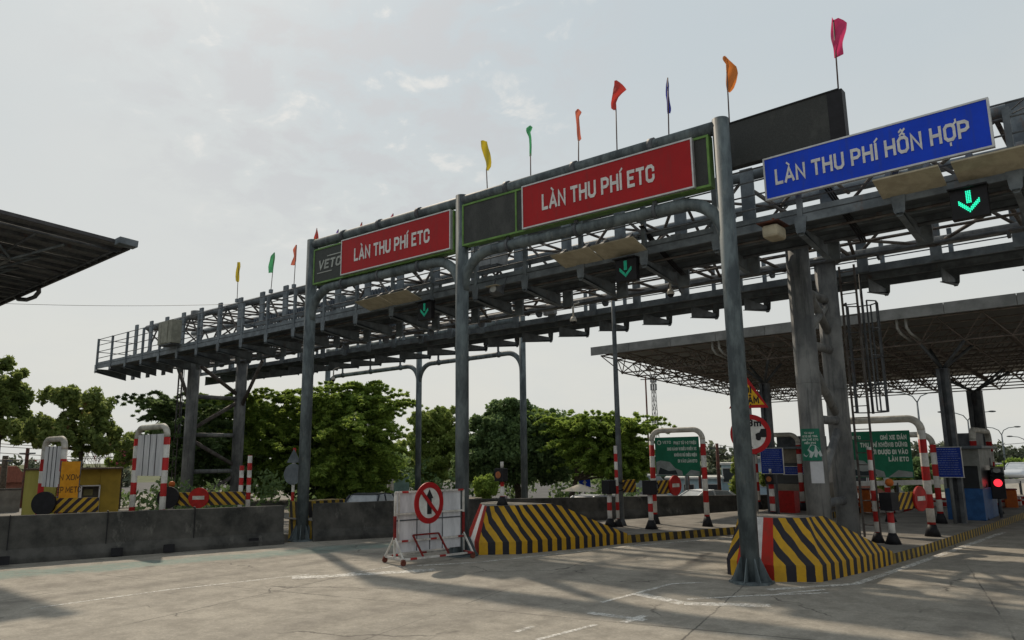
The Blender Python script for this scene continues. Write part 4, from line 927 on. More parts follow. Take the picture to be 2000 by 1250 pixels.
gate('barrier gate with orange beacon and stop disc under the right green banner', (-5.24, 20.07), (.25, 1), .8, 1.15, zh=1.0, off=.0, ball=True)
gate('barrier gate with red stop disc and striped arms behind the left barrier wall', (-23.7, 10.95), (.72, .69), 2.2, .92, z0=0, zh=1.25, m=yb_g2, wheel=True, ball=True, off=-.1)
gate('barrier gate with big black wheel and striped arm in front of the yellow booth', (-24.3, 7.7), (.72, .69), 1.25, None, z0=0, zh=1.22, m=yb_g, wheel=True, off=.0)
for k, (px, py, lab) in enumerate([(490, 865, 'red and white post behind the left wall, right of the left gantry columns'), (474, 885, 'red and white post half hidden by the left gantry column')]):
    q = atd(px, py, 28); bollard(lab, q, q[2], .075, -.43)
G = T('road_sign', 'back of triangular and round traffic signs on a striped pole beside the left sign post', 'sign', tuple(atd(571, 985, 26)[:2])+(-.43,), math.radians(45)); mb = MB(); zt = atd(571, 875, 26)[2]+.43
mb.tube([(0, 0, 0), (0, 0, zt)], .05, 10); P('pole', mb, rw_z, G); mb = MB(); mb.prism([(-.22, zt-.48), (.22, zt-.48), (0, zt-.02)], 'y', -.08, -.05); P('triangle_back', mb, steel, G); mb = MB(); mb.disc((0, zt-.85), .30, .34, -.08, -.05); P('disc_back', mb, steel, G)
# traffic light
q = atd(1956, 1006, 30.2); G = T('traffic_light', 'red lit traffic light on dark backing at the right edge', 'traffic light', (q[0], q[1], .22), math.radians(20)); z = atd(1956, 943, 30.2)[2]-.22
mb = MB(); mb.tube([(0, 0, 0), (0, 0, z-.3)], .05, 8); P('pole', mb, steel_d, G); mb = MB(); mb.box((0, 0, z-.05), (.42, .16, .95)); mb.box((-.5, .05, z+.1), (.5, .12, .5)); P('housing', mb, black, G, bevel=.02)
mb = MB(); mb.disc((0, z), .125, .125, -.11, -.081, 24); P('red_lamp', mb, emis('red_lamp_light', (1, .03, .05), 1.4), G)
mb = MB(); mb.box((-.5, -.015, z+.1), (.36, .01, .06)); mb.box((-.5, -.015, z+.22), (.3, .01, .06)); P('red_display', mb, emis('dim_red_led', (.6, .01, .01), .5), G)
mb = MB(); mb.box((0, -.2, z+.2), (.36, .25, .02)); P('visor', mb, black, G)
# security camera on frame
cctv('dark camera bracketed to the red and white frame at the right edge', L3(atd(1948, 918, 30)), 'flood')

# round and triangular signs beside the tallest post
q = g(1476, 1005, 1.16); Ds = 17.6; c = atd(1466, 848, Ds); rz = math.radians(28)
G = T('road_sign', 'yellow slow down triangle above red rimmed distance sign, behind the tallest post', 'sign', (c[0]+.0, c[1], 1.15), rz)
zr = c[2]-1.15; zt0 = atd(1464, 797, Ds)[2]-1.15; zt1 = atd(1464, 735, Ds)[2]-1.15
mb = MB(); mb.tube([(.02, .08, 0), (.02, .08, zt1-.1)], .045, 12); P('pole', mb, colm, G)
yel = mat('yellow_reflective_sheet', (.58, .33, .015), (.5, .28, .012), .5)
R_ = .435
mb = MB(); mb.disc((0, zr), R_, R_, 0, .02, 40); P('disc', mb, mat('white_reflective_sheet', (.62, .62, .6), rough=.45), G)
mb = MB(); mb.ring((0, zr), R_*.76, R_+.005, -.008, .022, 44); P('red_rim', mb, red_s, G)
for s in (-1, 1):
    mb = MB(); a = lambda x, z: (s*x*R_, zr+z*R_); pl = [a(.24, -.12), a(.24, .0), a(.34, .06), a(.44, .08), a(.52, .26), a(.78, .26), a(.78, -.16), a(.30, -.16)]
    mb.prism(pl if s > 0 else pl[::-1], 'y', -.012, -.001); mb.disc((s*.37*R_, zr-.2*R_), .055, .055, -.014, -.001, 14); P('car_symbol', mb, black, G)
P('lettering', text_mb('8m', .16, .30, bold=.22, x0=.09, z0=zr+.17, center=True, depth=.006, y0=-.001), black, G)
mb = MB(); mb.prism([(-.03, zr-.30), (.03, zr-.30), (0, zr-.25)], 'y', -.012, -.001); P('arrow_mark', mb, black, G)
mb = MB(); hw = (zt1-zt0)*.60; mb.prism([(-hw, zt0), (hw, zt0), (0, zt1)], 'y', 0, .02); P('triangle', mb, red_s, G)
mb = MB(); mb.prism([(-hw*.80, zt0+.07), (hw*.80, zt0+.07), (0, zt1-.16)], 'y', -.006, -.0005); P('triangle_face', mb, yel, G)
P('lettering', text_mb('ĐI', .155, .16, bold=.24, x0=.0, z0=zt0+.33, center=True, depth=.006, y0=-.0065), black, G)
P('lettering', text_mb('CHẬM', .17, .46, bold=.24, x0=.0, z0=zt0+.10, center=True, depth=.006, y0=-.0065), black, G)

# posters on the front right column
cc_ = (-6.05, 17.5)
def curved(label, a0, a1, z0, z1, m, cat, tilt=0.):
    G = T(label[0], label[1], cat, (*cc_, z0)); n = 10; vs = []
    for r_ in (.270, .276):
        for k in range(n+1):
            a = math.radians(a0+(a1-a0)*k/n)
            for z in (0, z1-z0): vs.append((r_*math.cos(a), r_*math.sin(a), z))
    o = 2*(n+1); fs = []
    for k in range(n):
        fs += [(2*k, 2*k+1, 2*k+3, 2*k+2), (o+2*k, o+2*k+2, o+2*k+3, o+2*k+1), (2*k, 2*k+2, o+2*k+2, o+2*k), (2*k+1, o+2*k+1, o+2*k+3, 2*k+3)]
    fs += [(0, o, o+1, 1), (2*n, 2*n+1, o+2*n+1, o+2*n)]
    mb = MB(); mb._add(vs, fs, False); P('sheet', mb, m, G); return G
zz = [atd(1590, v, 17.9)[2] for v in (836, 900, 945)]
G = curved(('green_poster', 'green printed poster with a pale hand picture wrapped on the front right column'), -71-66, -71+33, zz[1], zz[0], mat('green_poster_print', (.02, .15, .10), (.012, .11, .07), .5), 'poster')
ptx = mat('banner_text_paint', (.55, .60, .56))
def on_cyl(mb, adeg, zc):
    """bend flat -y facing art round the column"""
    out = MB(); out.f = mb.f; out.sm = mb.sm; out.mi = mb.mi; r0 = .277
    for x, y, z in mb.v:
        a = math.radians(adeg)+x/r0; rr = r0+(-y); out.v.append((rr*math.cos(a), rr*math.sin(a), z+zc))
    return out
for k, (t, w_) in enumerate((('TẢI NGAY', .22), ('VETC ĐỂ TRẢ', .36), ('DÁN THẺ ETC', .38), ('MIỄN PHÍ', .26))):
    P('poster_text', on_cyl(text_mb(t, .045, w_, bold=.2, depth=.003, center=True), -71-16, (zz[0]-zz[1])-.12-k*.075), ptx, G)
mb = MB(); mb.prism([(-.20, .14), (-.06, .26), (.0, .36), (.10, .34), (.20, .22), (.24, .10), (.18, .09), (.14, .17), (.11, .07), (.06, .09), (.07, .18), (.0, .06), (-.05, .08), (-.02, .18), (-.12, .08), (-.17, .10)], 'y', -.004, -.001)
P('hand_picture', on_cyl(mb, -71-12, .0), mat('pale_hand_print', (.40, .46, .46)), G)
curved(('paper_notice', 'blank white paper sheet wrapped on the front right column under the green poster'), -71-22, -71+38, zz[2], zz[1]-.02, mat('white_paper', (.48, .49, .52), (.42, .43, .46), .6), 'notice')

# blue notice boards
def notice_board(label, px0, px1, py0, py1, Y, rz=0., base=.22, pole=True):
    a = onY(px0, py1, Y); b = onY(px1, py0, Y); w = b[0]-a[0]; h = b[2]-a[2]
    G = T('notice_board', label, 'notice board', ((a[0]+b[0])/2, Y, base)); z = a[2]-base
    mb = MB(); mb.box((0, .0, z+h/2), (w, .03, h)); P('panel', mb, mat('blue_notice', (.01, .035, .26), (.008, .028, .2), .5), G)
    mb = MB(); fr = .02
    for c_, s_ in (((0, 0, z), (w+.04, .05, fr)), ((0, 0, z+h), (w+.04, .05, fr)), ((-w/2, 0, z+h/2), (fr, .05, h)), ((w/2, 0, z+h/2), (fr, .05, h))): mb.box(c_, s_)
    P('frame', mb, alu, G)
    mb = MB(); n = max(4, int(h/.075)); rr = random.Random(px0)
    for k in range(n):
        zz_ = z+h-.07-k*(h-.1)/n; x = -w/2+.06
        while x < w/2-.12:
            l = rr.uniform(.03, .12); mb.box((x+l/2, -.018, zz_), (l, .006, .016)); x += l+.02
    P('printed_lines', mb, mat('faint_print', (.16, .2, .38)), G)
    if pole: mb = MB(); mb.tube([(0, .06, 0), (0, .06, z+h)], .05, 10); P('pole', mb, colm, G)
    return G
notice_board('blue printed notice board on pole beside the far canopy column, near the round sign', 1488, 1528, 875, 925, 27.0)
notice_board('large blue printed notice board in front of the right canopy column', 1827, 1876, 873, 932, 26.6)
notice_board('wide low blue notice strip on the front of the left toll booth', 1531, 1571, 911, 927, 29.85, base=.22, pole=False)

# ================================================================ TOLL BOOTHS
def booth(label, x0, x1, y0, y1, H, lower, upper):
    z0 = .22; G = T('toll_booth', label, 'booth', ((x0+x1)/2, (y0+y1)/2, z0)); w = x1-x0; d = y1-y0
    mb = MB(); mb.box((0, 0, .5), (w, d, 1.0)); P('lower_wall', mb, lower, G, bevel=.02)
    mb = MB(); mb.box((0, 0, 1.48), (w-.08, d-.08, .95)); P('window', mb, glass, G)
    for sx in (-1, 1):
        for sy in (-1, 1): mb = MB(); mb.box((sx*(w/2-.03), sy*(d/2-.03), 1.48), (.07, .07, .97)); P('corner_post', mb, upper, G)
    mb = MB(); mb.box((0, 0, H-.45), (w+.02, d+.02, .56)); P('upper_wall', mb, upper, G)
    mb = MB(); mb.box((0, -.1, H-.14), (w+.35, d+.5, .10)); P('roof', mb, steel, G, bevel=.03); mb = MB(); mb.box((0, 0, H+.12), (w*.8, d*.6, .42)); P('roof_box', mb, steel_d, G)
    return G
booth('right toll booth with blue lower wall beside the canopy column', -5.62, -4.55, 28.2, 30.6, 2.45, mat('blue_booth_panel', (.03, .10, .26), (.02, .07, .19), .5), mat('grey_booth', (.26, .27, .26), (.19, .2, .19)))
booth('left toll booth with beige lower wall behind the round sign', -12.2, -10.3, 30.0, 32.4, 2.55, mat('beige_booth', (.22, .20, .16), (.16, .145, .12)), mat('beige_booth', (.22, .20, .16)))

# ================================================================ TROLLEY BOARD
G = T('trolley_board', 'white wheeled trolley board with red and white frame standing before the left striped cushion', 'trolley board', (-13.62, 12.62, 0), math.radians(80)); w = 1.95
mb = MB(); mb.box((0, .02, .92), (w-.14, .03, 1.35)); bd = P('white_sheet', mb, dirtyw, G)
for x in (-.33, .0, .33): mb = MB(); mb.box((x*1.1, .0, .92), (.02, .012, 1.33)); P('seam', mb, steel_d, bd)
mb = MB(); mb.box((0, .0, .97), (w-.1, .014, .03)); P('seam', mb, steel_d, bd)
def fbar(nm, a, b, m=rw_x, t=.045): mb = MB(); mb.bar(a, b, t); P(nm, mb, m, G)
for x in (-w/2, w/2): fbar('upright', (x, -.02, .12), (x, -.02, 1.62), whitep); fbar('red_sleeve', (x, -.02, .55), (x, -.02, 1.08), darkred, .055)
fbar('rail', (-w/2, -.02, 1.62), (w/2, -.02, 1.62)); fbar('rail', (-w/2, -.03, 1.12), (w/2, -.03, 1.12), whitep); fbar('rail', (-w/2, -.03, .50), (w/2, -.03, .50), rw_x)
fbar('rail', (-w/2+.10, -.02, .5), (-w/2+.10, -.02, 1.62), whitep, .03)
for s in (-1, 1):
    fbar('rail', (-w/2, s*.42, .14), (w/2, s*.42, .14))
    for x in (-w/2, w/2): fbar('brace', (x, s*.42, .14), (x, 0, .62), whitep, .035)
for x in (-w/2, w/2): fbar('rail', (x, -.42, .14), (x, .42, .14))
fbar('ballast_hoop', (-.42, -.40, .14), (-.50, -.05, .62), darkred, .035); fbar('ballast_hoop', (.30, -.40, .14), (.22, -.05, .62), darkred, .035); fbar('ballast_hoop', (-.50, -.05, .62), (.22, -.05, .62), darkred, .035)
for x in (-w/2, w/2):
    for y in (-.42, .42):
        mb = MB(); mb.prism([(x+.065*math.cos(t), .065+.065*math.sin(t)) for t in np.linspace(0, 2*math.pi, 14)[:-1]], 'y', y-.02, y+.02); mb.box((x, y, .12), (.07, .07, .04)); P('caster', mb, mat('red_brown_caster', (.16, .05, .035)), G)
dq = atd(838.5, 982, 17.55)
G = T('road_sign', 'round no straight ahead sign with red slash hung on the white trolley board', 'sign', (dq[0], dq[1], dq[2]), math.radians(93)); R_ = .46
mb = MB(); mb.disc((0, 0), R_, R_, 0, .02, 44); P('disc', mb, mat('white_reflective_sheet', (.62, .62, .6)), G)
mb = MB(); mb.ring((0, 0), R_*.74, R_+.004, -.008, .024, 48); P('red_rim', mb, red_s, G)
mb = MB(); mb.prism([(-.07, -.25), (.07, -.25), (.07, .10), (.125, .10), (0, .30), (-.125, .10), (-.07, .10)], 'y', -.010, -.001); P('arrow', mb, black, G)
mb = MB(); a = R_*.80*math.sqrt(.5); n_ = .032; mb.prism([(-a-n_, a-n_), (a-n_, -a-n_), (a+n_, -a+n_), (-a+n_, a+n_)], 'y', -.0125, -.0105); P('slash', mb, red_s, G)

# tall mast, poles
q = g(1214, 1026, .22); tp = onY(1205, 640, q[1]); G = T('mast', 'tall slim grey mast rising behind the truss left of the canopy corner', 'mast', (q[0], q[1], .22)); mb = MB(); mb.tube([(0, 0, 0), (0, 0, 9.0)], .10, 12, r2=.06); P('shaft', mb, steel, G); mb = MB(); mb.cone((0, 0, 0), (0, 0, .2), .17, .1, 8); P('foot', mb, steel_d, G)

# ================================================================ CARS
def car(label, loc, rz, body, L=4.5, Wd=1.78, H=1.45):
    G = T('parked_car', label, 'car', loc, rz); hw = Wd/2
    st = [(-L/2, .55, .80, .85), (-L/2+.12, .30, .92, .9), (-L*.30, .22, 1.0, 1), (-L*.10, .22, .98, 1), (L*.12, .22, .95, 1), (L*.36, .24, .86, .98), (L/2-.15, .3, .74, .9), (L/2, .42, .62, .8)]
    mb = MB(); vs = []; n = 8
    for x, zb, zt, k in st: vs += [(x, -hw*k, zb), (x, -hw*k, (zb+zt)/2), (x, -hw*k*.93, zt), (x, -hw*k*.6, zt+.03), (x, hw*k*.6, zt+.03), (x, hw*k*.93, zt), (x, hw*k, (zb+zt)/2), (x, hw*k, zb)]
    fs = [(i*n+j, i*n+(j+1) % n, (i+1)*n+(j+1) % n, (i+1)*n+j) for i in range(len(st)-1) for j in range(n)]+[list(range(n))[::-1], [(len(st)-1)*n+j for j in range(n)]]
    mb._add(vs, fs, True); P('body', mb, body, G)
    cab = [(-L*.40, .98, .90), (-L*.26, H-.06, .72), (-L*.10, H, .70), (L*.04, H-.03, .70), (L*.24, .94, .88)]
    mb = MB(); vs = []
    for x, z, k in cab: vs += [(x, -hw*k, z if z < 1.1 else z-.05), (x, -hw*k*.8, z), (x, hw*k*.8, z), (x, hw*k, z if z < 1.1 else z-.05)]
    base = [(x, s*hw*.90, .93) for x, z, k in cab for s in (-1, 1)]
    o = len(vs); vs += base; fs = []
    for i in range(4):
        fs += [(4*i+j, 4*i+j+1, 4*i+5+j, 4*i+4+j) for j in range(3)]
        fs += [(4*i, 4*i+4, o+2*i+2, o+2*i), (4*i+3, o+2*i+1, o+2*i+3, 4*i+7)]
    mb._add(vs, fs); P('glazing', mb, mat('car_glass_sky_reflection', (.40, .43, .46), (.32, .35, .38), .2, spec=.6), G)  # sky reflection on the windows is put into the pale glass colour
    mb = MB(); mb.prism([(-L*.27, H-.045), (-L*.10, H+.015), (L*.05, H-.015), (L*.04, H-.05), (-L*.1, H-.03), (-L*.26, H-.08)], 'y', -hw*.66, hw*.66); P('roof_panel', mb, body, G)
    for x0, z0, x1, z1 in ((-L*.40, .96, -L*.27, H-.06), (L*.23, .95, L*.05, H-.05), (-L*.08, .96, -L*.08, H-.05)):
        for s in (-1, 1): mb = MB(); mb.bar((x0, s*hw*.89, z0), (x1, s*hw*.71, z1), .06); P('pillar', mb, body, G)
    for x in (-L*.31, L*.31):
        for s in (-1, 1):
            mb = MB(); mb.prism([(x+.32*math.cos(t), .32+.32*math.sin(t)) for t in np.linspace(0, 2*math.pi, 21)[:-1]], 'y', s*hw-.11, s*hw+.11*0+.02 if s > 0 else s*hw+.11); wl = P('wheel', mb, black, G)
            mb = MB(); mb.disc((x, .32), .19, .19, s*(hw+.03)-.01, s*(hw+.03)+.01, 16); P('rim', mb, alu, wl)
    for s in (-1, 1):
        mb = MB(); mb.sphere((L*.14, s*(hw+.1), .98), .12, 10, 6, (1, .8, .7)); P('mirror', mb, black, G); mb = MB(); mb.sphere((L/2-.16, s*hw*.68, .66), .13, 10, 6, (.7, 1.2, .7)); P('headlight', mb, alu, G)
    return G
silver = mat('silver_car_paint', (.55, .57, .60), (.52, .54, .57), .25, .3); 
car('white saloon car parked beyond the concrete wall behind the green banner frame', (*atd(1366, 960, 36.5)[:2], -.66), math.radians(-118), mat('white_car_paint', (.78, .79, .80), (.74, .75, .76), .25))
car('small pale car beneath the beige parasol beyond the wall', (*atd(1147, 975, 33)[:2], -.7), math.radians(-100), silver)
car('dark pickup parked under the trees left of the white trolley board', (*atd(716, 972, 32)[:2], -.7), math.radians(-60), mat('dark_car_paint', (.03, .035, .05), rough=.3), 4.8, 1.8, 1.7)
car('pale car on the far road at the right edge', (*atd(1994, 958, 75)[:2], .0), math.radians(-95), silver)
# parasol
q = atd(1132, 958, 40); G = T('parasol', 'beige market parasol spread over the small car', 'parasol', (q[0], q[1], -.4), .5); z = q[2]+.4
mb = MB(); mb._add([(0, 0, z+.35), (-.9, -.7, z), (.9, -.7, z-.05), (.9, .7, z), (-.9, .7, z-.05), (0, 0, z+.32)], [(0, 1, 2), (0, 2, 3), (0, 3, 4), (0, 4, 1), (5, 2, 1), (5, 3, 2), (5, 4, 3), (5, 1, 4)]); P('canvas', mb, mat('beige_canvas', (.55, .49, .40), (.48, .42, .35)), G); mb = MB(); mb.tube([(0, 0, 0), (0, 0, z+.3)], .04, 8); P('pole', mb, steel_d, G)
q = atd(1142, 944, 46); G = T('road_sign', 'small blue square road sign with white arrow above the beige parasol', 'sign', (q[0], q[1], -.4), math.radians(40)); mb = MB(); mb.box((0, -.05, q[2]+.4), (.7, .04, .7)); P('panel', mb, blue_s, G); mb = MB(); mb.tube([(0, 0, 0), (0, 0, q[2]+.7)], .04, 8); P('pole', mb, steel_d, G)
mb = MB(); mb.prism([(-.06, q[2]+.2), (.06, q[2]+.2), (.06, q[2]+.42), (.14, q[2]+.42), (0, q[2]+.62), (-.14, q[2]+.42), (-.06, q[2]+.42)], 'y', -.08, -.071); P('arrow', mb, whitep, G)

# water filled barriers
def wbar(label, p, rz, m):
    G = T('plastic_barrier', label, 'barrier', (p[0], p[1], 0), rz, 'red and white plastic barriers in rows behind the islands')
    mb = MB(); mb.prism([(-.22, 0), (.22, 0), (.20, .16), (.10, .32), (.08, .56), (-.08, .56), (-.10, .32), (-.20, .16)], 'x', -.48, .48); P('body', mb, m, G, bevel=.03)
    mb = MB(); mb.bb((-.484, -.215, .17), (.484, .215, .24)); mb.bb((-.484, -.10, .40), (.484, .10, .48)); P('band', mb, whitep if m is redp else redp, G); return G
for k in range(9):
    q = g(1690+k*17, 1001-.2*k, 0); wbar('%s plastic barrier from the left under the right green banner' % ['first', 'second', 'third', 'fourth', 'fifth', 'sixth', 'seventh', 'eighth', 'ninth'][k], q, math.radians(-5), whitep if k % 2 else redp)
for k in range(6):
    q = g(1925+k*15, 1001-k*1.0, 0); wbar('%s plastic barrier from the left at the right edge beside the traffic light' % ['first', 'second', 'third', 'fourth', 'fifth', 'sixth'][k], q, math.radians(-5), whitep if k % 2 else redp)
for px, lab in ((1692, 'orange lane cabinet left of the right green banner, behind the ladder foot'), (1978, 'orange lane cabinet beside the red traffic light at the right edge')):
    q = g(px, 1002, 0); h_ = atd(px, 957, math.hypot(q[0], q[1]))[2]; G = T('lane_cabinet', lab, 'cabinet', (q[0], q[1], 0), .2); mb = MB(); mb.box((0, 0, h_/2), (.42, .38, h_)); P('housing', mb, orange, G, bevel=.03); mb = MB(); mb.box((0, 0, h_+.03), (.46, .42, .05)); P('lid', mb, darkred, G); mb = MB(); mb.box((0, -.195, h_*.5), (.34, .012, h_*.7)); P('door', mb, orange, G)
q0_ = g(1660, 985, 0); q1_ = g(1850, 980, 0)
def fence_rail(label, a, b, h, z=0.):
    G = T('guard_rail', label, 'guard rail', (a[0], a[1], z)); d = np.array(b[:2])-np.array(a[:2]); n = max(2, int(np.linalg.norm(d)/2.5)); mb = MB(); mb.bar((0, 0, h), (*d, h), .07, .22); P('beam', mb, alu, G)
    for k in range(n+1): mb = MB(); mb.box((d[0]*k/n, d[1]*k/n, h/2), (.1, .1, h)); P('post', mb, steel_d, G)
fence_rail('grey guard rail across the background between ladder and right canopy column', q0_, q1_, .95)
fence_rail('pale guard rail across the background at the right edge', g(1930, 978, 0), g(2060, 972, 0), .9)
tag(struct('red_crate', MB().box((*g(1543, 1001, .22)[:2], .62), (.6, .5, .8)), redp), 'red plastic crate stack standing left of the front gantry column', 'crate'); bpy.data.objects['red_crate']['kind'] = 'thing'

# ================================================================ VEGETATION
def leaf_mat(name, a, b, c=None, trans=.45):
    m = bpy.data.materials.new(name); m.use_nodes = True; N, L = nodes(m); p = N['Principled BSDF']; p.inputs['Roughness'].default_value = .65; p.inputs['Specular IOR Level'].default_value = .25
    gi = N.new('ShaderNodeNewGeometry'); tc = N.new('ShaderNodeTexCoord'); r1 = gi.outputs['Random Per Island']
    cr = N.new('ShaderNodeValToRGB'); e = cr.color_ramp.elements; e[0].color = (*a, 1); e[1].color = (*b, 1); e[0].position = .1; e[1].position = .85
    if c: q = e.new(.97); q.color = (*c, 1)
    n = noise(N, L, tc.outputs['Object'], 1.1, 3); v = mth(N, L, 'ADD', mth(N, L, 'MULTIPLY', r1, .55), mth(N, L, 'MULTIPLY', rng(N, L, n, .3, .7, 0, 1), .45)); L.new(v, cr.inputs[0])
    L.new(cr.outputs[0], p.inputs['Base Color']); t = N.new('ShaderNodeBsdfTranslucent'); hs = N.new('ShaderNodeHueSaturation'); hs.inputs['Hue'].default_value = .485; hs.inputs['Value'].default_value = 1.5; L.new(cr.outputs[0], hs.inputs['Color']); L.new(hs.outputs[0], t.inputs[0])
    mx = N.new('ShaderNodeMixShader'); mx.inputs[0].default_value = trans; L.new(p.outputs[0], mx.inputs[1]); L.new(t.outputs[0], mx.inputs[2]); L.new(mx.outputs[0], N['Material Output'].inputs[0]); return m
LM = dict(dark=leaf_mat('dark_leaves', (.07, .12, .052), (.16, .24, .09)), mid=leaf_mat('green_leaves', (.10, .175, .035), (.29, .40, .08)),
          light=leaf_mat('light_green_leaves', (.11, .17, .04), (.27, .34, .09)), rusty=leaf_mat('green_and_rusty_leaves', (.10, .15, .05), (.27, .34, .10), (.30, .11, .07)), far=leaf_mat('greyish_far_leaves', (.07, .09, .06), (.13, .15, .10), None, .3))
bark = mat('bark', (.10, .08, .06), (.05, .04, .03), .9, scale=8, bump=.4)
def leaves(clumps, n_per, size, flat=.0, elong=2.2, rngs=RNG):
    """clumps: (centre, radii(3)) ; returns a mesh builder of many small leaf faces"""
    vs = []; fs = []
    for c, rad in clumps:
        c = np.array(c); rad = np.array(rad); n = n_per
        d = rngs.normal(size=(n, 3)); d /= np.linalg.norm(d, axis=1)[:, None]; rr = rngs.random(n)**.45; ctr = c+d*rad*rr[:, None]
        ax = rngs.normal(size=(n, 3)); ax[:, 2] = ax[:, 2]*(1-flat)-.25; ax /= np.linalg.norm(ax, axis=1)[:, None]
        nn = rngs.normal(size=(n, 3)); nn[:, 2] += flat*2.0; sd = np.cross(ax, nn); sd /= (np.linalg.norm(sd, axis=1)[:, None]+1e-6)
        s = size*rngs.uniform(.6, 1.4, n)[:, None]; A = ctr-ax*s*.5; B = ctr+sd*s/elong*.5; Cc = ctr+ax*s*.5; D = ctr-sd*s/elong*.5
        o = len(vs); q = np.stack([A, B, Cc, D], 1).reshape(-1, 3); vs.extend(map(tuple, q.tolist())); fs.extend([(o+4*i, o+4*i+1, o+4*i+2, o+4*i+3) for i in range(n)])
    return vs, fs
def tree(label, D, base_px, blobs, m, nclump=60, nleaf=70, size=.22, kind='round', name='tree', trunk_r=.16, z0=-.75, group=None, cat='tree', limbs=True):
    """blobs: picture ellipses (x, y, rx, ry) of the crown, standing D metres away"""
    b = atd(base_px, 900, D); G = T(name, label, cat, (b[0], b[1], z0), 0, group); k = D/FPX*1.03; B = np.array([b[0], b[1], z0]); rr = random.Random(label); ng = np.random.default_rng(len(label)*7+int(D*10)+base_px)
    dn = .75 if m is LM['rusty'] else (1.5 if kind == 'feather' else 1.9); nclump = int(nclump*dn); nleaf = int(nleaf*1.9); size *= .84; clumps = []; tot = sum(q[2]*q[3] for q in blobs); cents = []
    right = np.array([.755, .656, 0]); fw = np.array([-.656, .755, 0])
    for x, y, rx, ry in blobs:
        c = atd(x, y, D); nc = max(4, int(nclump*rx*ry/tot)); cents.append(c)
        for i in range(nc):
            d = ng.normal(size=3); d /= np.linalg.norm(d); q = ng.random()**.5*.92 if kind != 'round' else (.45+.55*ng.random()**.6)
            if kind == 'round': d[2] = d[2]*.9+.1
            p = c+right*d[0]*rx*k*q+fw*d[1]*rx*k*q*.8+np.array([0, 0, d[2]*ry*k*q])
            cr = (.11 if m is LM['rusty'] else .15 if kind == 'round' else .17)*(rx+ry)*k*ng.uniform(.6, 1.25)
            if kind == 'feather':
                out = right*d[0]+fw*d[1]; cl = cr*1.25
                ln = ng.uniform(.8, 2.0)
                for t in np.linspace(0, 1, 5): clumps.append((p-B+out*cl*t*ln+np.array([0, 0, cl*(.35*t-.75*t*t)]), (cl*.36, cl*.36, cl*.13)))
            else: clumps.append((p-B, (cr, cr, cr*.72)))
    if kind == 'feather':
        for (x, y, rx, ry), c in zip(blobs, cents):
            for i in range(int(9+rx/5)):
                d = ng.normal(size=3); d[2] = abs(d[2])*.9; d /= np.linalg.norm(d); out = right*d[0]+fw*d[1]*.7+np.array([0, 0, d[2]*ry/rx]); s0 = c+out*rx*k*.72; ln = ng.uniform(.8, 2.1); hz = out.copy(); hz[2] = 0; hz /= (np.linalg.norm(hz)+1e-6)
                for t in np.linspace(0, 1, 6): clumps.append((s0-B+hz*ln*t+np.array([0, 0, ln*((.35+.5*d[2])*t-.55*t*t)]), (.17-.09*t, .17-.09*t, .06)))
    else:
        for (x, y, rx, ry), c in zip(blobs, cents):
            for i in range(int(6+rx/6)):
                d = ng.normal(size=3); d[2] = abs(d[2]); d /= np.linalg.norm(d); p = c+(right*d[0]+fw*d[1])*rx*k*1.0+np.array([0, 0, d[2]*ry*k*1.02]); r0_ = ng.uniform(.12, .28); clumps.append((p-B, (r0_, r0_, r0_*1.3)))
    tl = len(clumps)*(nleaf if kind != 'feather' else max(8, nleaf//4)); A_ = leaves([(c_-B, (q_[2]*k*.78, q_[2]*k*.7, q_[3]*k*.72)) for c_, q_ in zip(cents, blobs)], max(20, int(tl*(.04 if m is LM['rusty'] else .12)/len(blobs))), size, .3, 2.0, ng)
    vs, fs = leaves(clumps, nleaf if kind != 'feather' else max(8, nleaf//4), size, .55 if kind == 'feather' else .15, 2.6 if kind == 'feather' else 1.9, ng)
    o_ = len(vs); vs += A_[0]; fs += [tuple(i+o_ for i in f) for f in A_[1]]
    mb = MB(); mb.v = vs; mb.f = fs; mb.sm = [False]*len(fs); mb.mi = [0]*len(fs); P('crown', mb, m, G)
    if limbs:
        mb = MB(); cm = np.mean(cents, axis=0)-B; low = min(c[2] for c in cents)-z0; th = max(1.0, low-.5*max(q[3] for q in blobs)*k)
        mb.tube([(0, 0, 0), (.05, .03, th*.5), (cm[0]*.15, cm[1]*.15, th)], trunk_r, 8, r2=trunk_r*.7)
        P_ = Vector((cm[0]*.15, cm[1]*.15, th))
        for c in cents:
            q = Vector(c-B); mid = P_.lerp(q, .5)+Vector((rr.uniform(-.2, .2), rr.uniform(-.2, .2), -.1)); mb.tube([P_, mid, q], trunk_r*.5, 6, r2=trunk_r*.2)
        for i in range(14):
            c, _ = clumps[rr.randrange(len(clumps))]; q = Vector(c); ctr = min((Vector(x-B) for x in cents), key=lambda v: (v-q).length); mb.tube([ctr, ctr.lerp(q, .55)+Vector((0, 0, -.08)), q], trunk_r*.2, 5, r2=trunk_r*.08)
        P('trunk', mb, bark, G)
    return G
TG = 'trees beyond the far carriageway'
tree('dark bushy tree cut off by the left edge of the photo', 36, -8, [(-12, 745, 44, 30), (8, 790, 30, 26), (-10, 835, 48, 32), (30, 770, 18, 10)], LM['rusty'], 60, 90, .26, trunk_r=.14)
tree('two tiered tree with round top rising above the far left height frame', 34, 160, [(120, 778, 26, 16), (165, 788, 38, 20), (190, 808, 18, 9), (85, 842, 42, 18), (150, 838, 48, 22), (190, 868, 58, 22), (110, 862, 60, 18)], LM['rusty'], 120, 80, .22, trunk_r=.11)
